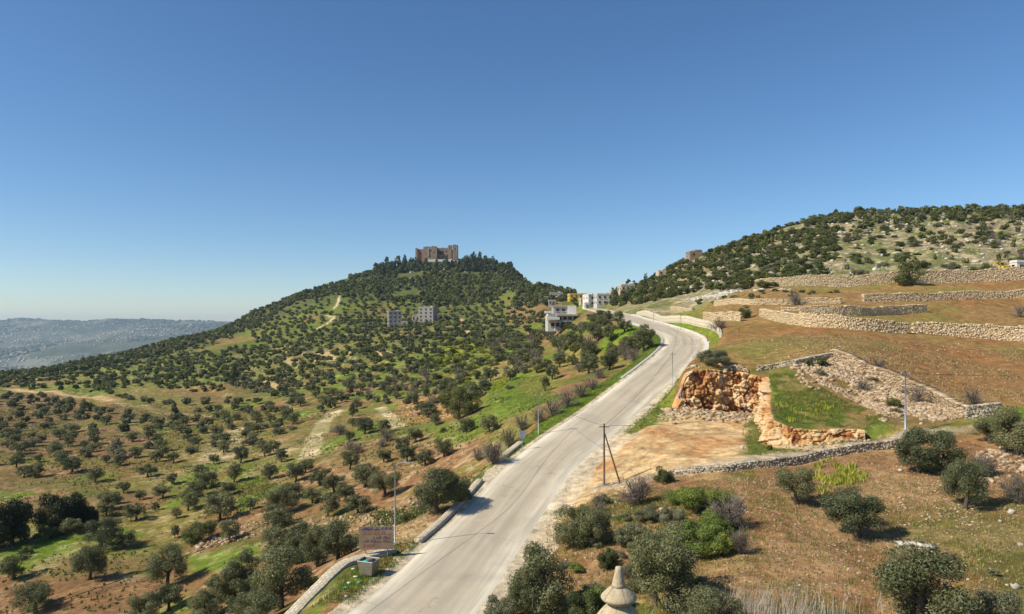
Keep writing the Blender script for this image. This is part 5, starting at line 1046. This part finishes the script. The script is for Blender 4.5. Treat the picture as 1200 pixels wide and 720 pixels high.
script_row(b0 + hB * .48, hB * .08, -wB * .10, wB * .42, M['inkpurple'], "lettering"); script_row(b0 + hB * .33, hB * .10, -wB * .36, wB * .40, M['inkpurple'], "lettering"); script_row(b0 + hB * .14, hB * .08, -wB * .36, wB * .10, M['inkred'], "lettering")
# rubbish container
X, Y, z_ = hit(432, 674); e = tag(empty("rubbish_bin", (X, Y, z_), -.35), "open faded steel rubbish container with a green bag on the verge", "rubbish bin")
mb = MB(); w0, w1, d0, d1, hh = .50, .66, .42, .56, 1.15
bot = [(-w0, -d0, .12), (w0, -d0, .12), (w0, d0, .12), (-w0, d0, .12)]; top = [(-w1, -d1, hh), (w1, -d1, hh), (w1, d1, hh), (-w1, d1, hh)]; itop = [(x_ * .93, y_ * .92, hh) for x_, y_, _ in top]; ibot = [(x_ * .9, y_ * .9, .35) for x_, y_, _ in bot]
mb.add(bot + top + itop + ibot, [(3, 2, 1, 0), (0, 1, 5, 4), (1, 2, 6, 5), (2, 3, 7, 6), (3, 0, 4, 7), (4, 5, 9, 8), (5, 6, 10, 9), (6, 7, 11, 10), (7, 4, 8, 11), (8, 9, 13, 12), (9, 10, 14, 13), (10, 11, 15, 14), (11, 8, 12, 15), (12, 13, 14, 15)]); mb.build("body", M['binm'], e)
rm = MB()
for a_, b_ in (((-w1, -d1), (w1, -d1)), ((w1, -d1), (w1, d1)), ((w1, d1), (-w1, d1)), ((-w1, d1), (-w1, -d1))): rm.tube([(*a_, hh), (*b_, hh)], .03, 6)
rm.build("rim", M['steel'], e)
for sx in (-1, 1):
    for sy in (-1, 1):
        MB().tube([(sx * .36 - .03, sy * .3, .08), (sx * .36 + .03, sy * .3, .08)], .08, 10).build("wheel", M['rubber'], e)
    MB().tube([(sx * (w1 + .02), -.12, .9), (sx * (w1 + .14), 0, .9), (sx * (w1 + .02), .12, .9)], .02, 6).build("handle", M['steel'], e)
for n_, dx_, dy_, mt, lab in (("rubbish_bag", -.2, -.1, 'bag', "green rubbish bag on top inside the container"), ("rubbish_bag", .25, .12, 'darkbag', "black rubbish bag inside the container")):
    V = IV2 * np.array([.30, .26, .22]) * (1 + .22 * np.random.default_rng(int(dx_ * 10) + 9).uniform(-1, 1, (len(IV2), 1))); 
    tag(link(n_, mk_mesh(n_, V, IF2, M[mt], smooth=True), None, (X + dx_, Y + dy_, z_ + .95)), lab, "rubbish bag")
# litter on the verge
LT = [(417, 677, 'white', "white scrap of litter just below the bin"), (405, 690, 'bag', "crumpled teal bag lying on the verge"), (409, 684, 'white', "small white scrap beside the teal bag"), (421, 684, 'bag', "tiny green scrap right of the white litter"), (406, 700, 'signback', "greyish crumpled plastic farthest from the bin"), (414, 668, 'white', "pale scrap against the parapet foot")]
for i, (u, v, mt, lab) in enumerate(LT):
    X, Y, z_ = hit(u, v); V = IV1 * np.array([.24, .16, .07]) * (1 + .35 * np.random.default_rng(i).uniform(-1, 1, (len(IV1), 1))); tag(link("litter", mk_mesh("litter", V, IF1, M[mt]), None, (X, Y, z_ + .06)), lab, "litter", "litter on the road verge")

# ------------------------------------------------------------------ stone finial close to the viewpoint
Yf = 9.0; Xf = (725 - CU) / F * Yf; zf = CAMZ + (HV - 664) / F * Yf
e = tag(empty("stone_finial", (Xf, Yf, hz(Xf, Yf))), "carved honey-coloured stone finial of stacked discs on a column close to the viewer", "finial"); g = zf - hz(Xf, Yf)
MB().lathe([(.095, g - .26), (.085, g - .22), (.06, g - .12), (.045, g - .04), (.04, g - .008), (.025, g)], 20, wob=.02).build("tip", M['finial'], e, smooth=True)
MB().lathe([(.11, g - .475), (.17, g - .455), (.215, g - .425), (.23, g - .40), (.228, g - .385), (.19, g - .34), (.14, g - .295), (.085, g - .250)], 28, wob=.015).build("upper_disc", M['finial'], e, smooth=True)
MB().lathe([(.16, g - .80), (.24, g - .76), (.285, g - .71), (.298, g - .68), (.292, g - .66), (.25, g - .60), (.19, g - .53), (.12, g - .470)], 28, wob=.015).build("lower_disc", M['finial'], e, smooth=True)
MB().lathe([(.36, -.3), (.36, g - 1.3), (.30, g - 1.2), (.28, g - 1.0), (.20, g - .88), (.18, g - .78)], 12, wob=.01).build("column", M['finial'], e)
for (z0, z1, ra, rb, rc, nj, ph) in ((g - .385, g - .262, .229, .170, .098, 5, -1.35), (g - .66, g - .475, .293, .222, .124, 6, -1.9)):
    mb = MB()
    for k in range(nj):
        a_ = ph + 2 * pi * k / nj; mb.tube([(ra * 1.003 * cos(a_), ra * 1.003 * sin(a_), z0), (rb * cos(a_), rb * sin(a_), z0 + (z1 - z0) * .52), (rc * cos(a_), rc * sin(a_), z1 + .003)], .0045, 5)
    mb.build("joints", M['joint'], e)

# ------------------------------------------------------------------ buildings
def part_box(name, mat, e, c, size, rz=0, taper=1): return MB().box(c, size, rz, taper).build(name, mat, e)
def windows(e, wx, face_y, z0, cols, rows, ww, wh, dx, dz, x0, sill=True, mat=None, side=None):
    for r_ in range(rows):
        for c in range(cols):
            x = x0 + c * dx; z_ = z0 + r_ * dz
            if side is None:
                w_ = MB().box((x, face_y - .02, z_), (ww, .14, wh)).build("window", mat or M['glass'], e)
                if sill: MB().box((x, face_y - .10, z_ - wh / 2 - .08), (ww * 1.2, .25, .12)).build("sill", M['white'], w_)
            else:
                MB().box((side * .02 + face_y, x, z_), (.14, ww, wh)).build("window", mat or M['glass'], e)
def house(label, u, v, w, d, h, mat, floors, cols, rz=0.0, name="house", cat="house", dist=None, parapet_=True, tank=True, extra=None):
    X, Y, z_ = hit(u, v) if dist is None else ((u - CU) / F * dist, dist, CAMZ + (HV - v) / F * dist)
    e = tag(empty(name, (X, Y, z_), rz), label, cat)
    part_box("wall", mat, e, (0, d / 2, h / 2 - 2), (w, d, h + 4))
    if parapet_: part_box("roof", M['roofc'], e, (0, d / 2, h + .06), (w + .3, d + .3, .12)); rb = MB(); [rb.box((sx * (w / 2 - .1), d / 2, h + .45), (.2, d, .66)) for sx in (-1, 1)]; rb.box((0, .1, h + .45), (w - .4, .2, .66)); rb.build("parapet", mat, e)
    fh = h / floors; ww = w / cols * .36
    windows(e, w, 0, fh * .55, cols, floors, ww, fh * .42, w / cols, fh, -w / 2 + w / cols / 2)
    windows(e, w, -w / 2, fh * .55, max(1, int(d / 4)), floors, 1.1, fh * .42, d / max(1, int(d / 4)), fh, d / max(1, int(d / 4)) / 2, side=-1)
    part_box("door", M['wood'], e, (w * .12, -.02, 1.05), (1.1, .16, 2.1))
    if tank: part_box("water_tank", M['white'], e, (w * .25, d * .5, h + .75), (1.4, 1.4, 1.3))
    return e, (X, Y, z_)
house("lilac-grey four-storey apartment block on the slope, lower of the pair", 463, 384, 10.0, 10, 12.0, M['grey'], 4, 3, .25, "apartment_building", "apartment block")
house("grey blockwork house just under the castle wood, higher of the pair", 499, 378, 12.0, 11, 11.5, M['grey'], 4, 3, -.2, "apartment_building", "apartment block")
house("small dark-roofed shed right of the lilac-grey apartment block", 474, 384, 5, 5, 4.0, M['tan'], 1, 1, .1, "shed", "shed", tank=False)
house("reddish unfinished house between the two grey blocks", 487, 378, 6, 6, 5, M['tan'], 1, 2, .1)
# white villa with stepped terraces
X, Y, z_ = hit(664, 384); e = tag(empty("villa", (X, Y, z_), .05), "white villa with stepped balconies beside the road below the saddle", "villa"); k = Y / F
e.scale = (1, 1, .74)
part_box("wall", M['concrete'], e, (0 * k, 5, 3 - 1), (44 * k, 10, 8)); part_box("wall", M['white'], e, (-17 * k, 2, 5.2), (10 * k, 8, 3.6)); part_box("upper_storey", M['grey'], e, (-2 * k, 8, 8.8), (24 * k, 7, 4.2)); part_box("stair_tower", M['white'], e, (8 * k, 6, 9), (10 * k, 5, 4.4))
part_box("roof", M['roofc'], e, (-2 * k, 8, 11.0), (26 * k, 8, .25)); part_box("slab", M['white'], e, (2 * k, 4, 6.1 + .12), (45 * k, 12, .22)); part_box("balcony", M['white'], e, (-17 * k, -2.6, 4.6), (15 * k, 2.0, 1.3)); part_box("balcony", M['white'], e, (-22 * k, -1.5, 7.8), (8 * k, 2.2, 1.2))
for c in (-14, -8, -2, 4, 10, 16): MB().tube([(c * k, -1.0, -1.5), (c * k, -1.0, 3.1)], .18, 8).build("column", M['white'], e)
part_box("slab", M['white'], e, (0, -.2, 3.2), (44 * k, 3, .25)); windows(e, 0, 0, 4.7, 5, 1, 1.3, 1.5, 6 * k, 1, -8 * k); windows(e, 0, 0, 1.4, 6, 1, 1.6, 1.9, 6 * k, 1, -16 * k); windows(e, 0, 4.5, 9, 3, 1, 1.2, 1.3, 7 * k, 1, -9 * k)
house("yellow-painted building behind the white villa", 678, 354, 13, 8, 5.2, M['yellow'], 2, 4, .1, tank=True)
house("white two-storey house at the saddle, end-on to the road", 695, 359, 6, 9, 6.4, M['white'], 2, 1, .3)
house("pale concrete house joined to the white one at the saddle", 709, 358, 8.5, 9, 5.6, M['concrete'], 2, 3, .1)
house("tiny white kiosk at the roadside where the road vanishes", 688, 362, 3, 3, 3.0, M['white'], 1, 1, .1, "kiosk", "kiosk", tank=False)
house("tan house on the wooded rise right of the saddle", 736, 350, 7, 8, 6.5, M['tan'], 2, 3, .1)
house("distant pale house breaking the skyline above the saddle", 691, 346, 9, 8, 7, M['tan'], 2, 2, .1)
house("low grey house among trees above the villa", 652, 352, 10, 8, 5.5, M['grey'], 1, 3, .0)
for u_, v_, w_, h_, mt_, lab_ in ((701, 356, 4.5, 3.4, 'tan', "low tan house squeezed between the white and the concrete ones"), (714, 354, 4, 3.2, 'white', "small white house uphill of the pale concrete one"), (726, 353, 4.5, 3, 'concrete', "little concrete house under the tan one on the rise"), (647, 358, 5, 3, 'concrete', "grey flat-roofed hut up the slope behind the white villa"), (631, 357, 5, 2.6, 'tan', "isolated tan hut on the brown slope left of the villa"), (640, 353, 5, 3, 'grey', "small grey hut, farthest left of the saddle houses"), (657, 353, 5, 3.2, 'tan', "small tan house between the villa and the yellow building"), (684, 356, 4, 3, 'tan', "little tan house just under the yellow building"), (721, 350, 5, 3.6, 'tan', "low tan house right of the pale concrete one")):
    house(lab_, u_, v_, w_, 6, h_, M[mt_], 1, 2, .15, tank=False)
# ruined tower on the wooded ridge
Y = 352.0; X = (816 - CU) / F * Y; z_ = hz(X, Y); e = tag(empty("ruined_tower", (X, Y, z_), .1), "square ruined stone tower with one dark window on the wooded ridge", "ruin"); w = 15 / F * Y; h = CAMZ + (HV - 294.5) / F * Y - z_
part_box("wall", M['castle'], e, (0, w / 2, h / 2 - 2), (w, w, h + 4)); part_box("broken_top", M['castle'], e, (w * .2, w * .5, h + .3), (w * .55, w * .9, .9)); part_box("window", M['glass'], e, (-w * .22, -.03, h * .58), (w * .16, .15, h * .2))
X, Y, z_ = hit(777, 325); e = tag(empty("ruined_house", (X, Y, z_), .1), "low tan ruin half hidden by trees on the ridge", "ruin"); part_box("wall", M['tan'], e, (0, 3, -.6), (4.2, 5, 8)); part_box("window", M['glass'], e, (-.8, .47, 2.2), (.8, .15, .9)); part_box("broken_top", M['tan'], e, (.9, 3, 3.65), (1.8, 4, .5))

# castle on the hilltop
X, Y, z_ = (512 - CU) / F * 890, 890.0, CAMZ + (HV - 307) / F * 890; k = 890 / F
e = tag(empty("castle", (X, Y, z_)), "large ruined medieval stone castle crowning the hilltop above pines", "castle")
def cb(name, mat, u0, u1, v0, y0, dep, rz=0, v1=309, **kw):
    w_ = (u1 - u0) * k; h = (v1 - v0) * k; return MB().box((((u0 + u1) / 2 - 512) * k, y0 + dep / 2, h / 2 + (307 - v1) * k), (w_, dep, h), rz).build(name, mat, e)
def ragged(name, mat, u0, u1, v0, y0, dep, n=8, amp=1.1, seed=1):
    rr_ = random.Random(seed); mb = MB(); w_ = (u1 - u0) * k / n
    for i in range(n):
        h = rr_.uniform(.2, amp); mb.box(((u0 - 512) * k + (i + .5) * w_, y0 + dep / 2, (307 - v0) * k + h / 2 - .02), (w_ * rr_.uniform(.5, .95), dep * .9, h))
    return mb.build(name, mat, e)
cb("curtain_wall", M['castle_lit'], 487.4, 497, 292.4, 2, 26); cb("corner_turret", M['castle'], 486.8, 489.2, 291, 0, 5); ragged("battlement", M['castle'], 489.4, 497, 292.4, 2, 4, 6, .8, 2)
cb("keep", M['castle'], 496.6, 512.4, 290.0, -4, 30); ragged("battlement", M['castle'], 498, 512, 290.0, -4, 6, 9, 1.3, 3)
cb("curtain_wall", M['castle'], 512.2, 526.5, 290.7, 3, 24); ragged("battlement", M['castle'], 512.8, 525, 290.7, 3, 5, 9, .8, 4)
cb("tower", M['castle'], 525.2, 529.2, 287.5, 0, 9); cb("curtain_wall", M['castle_lit'], 528.8, 531.2, 292.5, 5, 12); cb("tower", M['castle'], 530.6, 536.4, 287.6, -3, 12); ragged("battlement", M['castle'], 530.9, 536.2, 287.6, -3, 9, 4, .7, 5)
cb("forecourt_wall", M['white'], 501, 530, 305.3, -14, 3, v1=308); cb("buttress", M['finial'], 502.0, 503.0, 291.6, -4.8, 1.2, v1=301); cb("forecourt_wall", M['concrete'], 530, 545, 306, -10, 2, v1=308)
def cw(u0, u1, v0, v1, y0, name="window"): MB().box((((u0 + u1) / 2 - 512) * k, y0 - .05, (307 - (v0 + v1) / 2) * k), ((u1 - u0) * k, .4, (v1 - v0) * k)).build(name, M['glass'], e)
cw(512.9, 519.4, 294.2, 297.6, 3, "arched_opening"); cw(522, 523.6, 293.7, 295, 3); cw(505, 505.8, 293, 295, -4); cw(508.6, 509.2, 295, 297, -4); cw(492, 492.6, 296, 298, 2); cw(533, 533.7, 291, 293, -3); cw(526.8, 527.4, 290, 292, 0); cw(524, 524.7, 298, 301, 3)
cb("gatehouse", M['white'], 530, 530.9, 304.7, -17, 2, v1=307.5)

# yellow digger and white cabin at the far right terrace
X, Y, z_ = hit(1176, 318); e = tag(empty("digger", (X, Y, z_ + .1), .15), "small yellow digger parked on the terrace under the rocky slope", "digger")
for s_ in (-1, 1):
    tb = MB(); prof = [(-1.5, .15), (-1.2, 0), (1.2, 0), (1.5, .15), (1.6, .42), (1.3, .72), (-1.3, .72), (-1.6, .42)]; y0, y1 = s_ * .95 - .22, s_ * .95 + .22
    tb.add([(a, y0, b) for a, b in prof] + [(a, y1, b) for a, b in prof], [tuple(range(8)), tuple(reversed(range(8, 16)))] + [(i, i + 8, (i + 1) % 8 + 8, (i + 1) % 8) for i in range(8)]); tb.build("track", M['rubber'], e)
part_box("body", M['yellow'], e, (.35, 0, 1.15), (2.6, 1.9, .8)); part_box("counterweight", M['yellow'], e, (1.45, 0, 1.25), (.6, 1.9, .9)); cabn = part_box("cab", M['yellow'], e, (-.45, .45, 2.05), (1.1, .9, 1.3), 0, .88); part_box("window", M['glass'], cabn, (-.45, .45, 2.15), (1.06, .96, .8))
MB().tube([(-.8, -.2, 1.4), (-2.2, -.2, 3.0), (-3.6, -.2, 2.3)], [.2, .18, .14], 6).build("boom", M['yellow'], e); MB().tube([(-3.6, -.2, 2.3), (-3.9, -.2, .9)], [.13, .1], 6).build("dipper", M['yellow'], e); MB().box((-3.75, -.2, .55), (.7, .8, .6), 0, .8).build("bucket", M['steel'], e)
house("small white cabin beside the yellow digger", 1197, 318, 3.0, 3, 2.8, M['white'], 1, 1, .1, "cabin", "cabin", tank=False)

# the town far down in the valley
r = np.random.default_rng(77); X = []; Y = []
while len(X) < 1500:
    y = r.uniform(3300, 7600); u = r.uniform(-60, 240); x = (u - CU) / F * y
    if fbm(np.array([x]), np.array([y]), 900, 3, 140)[0] > .47 - .10 * (y < 5200): X.append(x); Y.append(y)
X, Y = np.array(X), np.array(Y); z_ = height(X, Y); order = np.argsort(Y)
def houseset(ids, name):
    n = len(ids); sz = np.stack([r.uniform(4, 9, n), r.uniform(4, 8, n), r.uniform(2.5, 6, n)], 1); V = BOXV[None] * sz[:, None, :]; a = r.uniform(-.6, .6, n); ca_, sa_ = np.cos(a)[:, None], np.sin(a)[:, None]
    V = np.stack([V[..., 0] * ca_ - V[..., 1] * sa_, V[..., 0] * sa_ + V[..., 1] * ca_, V[..., 2]], -1) + np.stack([X[ids], Y[ids], z_[ids] + sz[:, 2] * .6], 1)[:, None, :]
    Fc = (BOXF[None] + (np.arange(n) * 8)[:, None, None]).reshape(-1, 4); return mk_mesh(name, V.reshape(-1, 3), Fc, M['lime'], {"tint": np.repeat(r.uniform(0, 1, n), 6)})
tag(link("distant_town", houseset(order, "distant_town")), "hazy town of tiny pale houses on the far valley floor", "town", kind='stuff')
# woods of the valley
n = 9000; y = np.exp(r.uniform(math.log(3000), math.log(8100), n)); x = (r.uniform(-80, 260, n) - CU) / F * y; kk = fbm(x, y, 500, 4, 150) > .5; x, y = x[kk], y[kk]; zt_ = height(x, y)
o = link("distant_woods", rocks_mesh("distant_woods", np.stack([x, y, zt_ + 3], 1), r.uniform(9, 22, len(x)), M['oak'], .55, 1, 5)); tag(o, "hazy dark woods on the far valley hills", "woods", kind='stuff')

# ------------------------------------------------------------------ haze
lo, hi = float(gz.min()) - 1.0, 128.0
mb = MB(); mb.box((0, 4900, (lo + hi) / 2), (27000, 10200, hi - lo)); hm = bpy.data.materials.new("haze"); hm.use_nodes = True; t = hm.node_tree; t.nodes.clear()
pv = t.nodes.new("ShaderNodeVolumePrincipled"); pv.inputs["Density"].default_value = 7e-5; pv.inputs["Color"].default_value = (.62, .80, 1, 1); pv.inputs["Anisotropy"].default_value = .2
mo = t.nodes.new("ShaderNodeOutputMaterial"); t.links.new(pv.outputs[0], mo.inputs["Volume"]); tag(mb.build("haze", hm), kind='stuff')
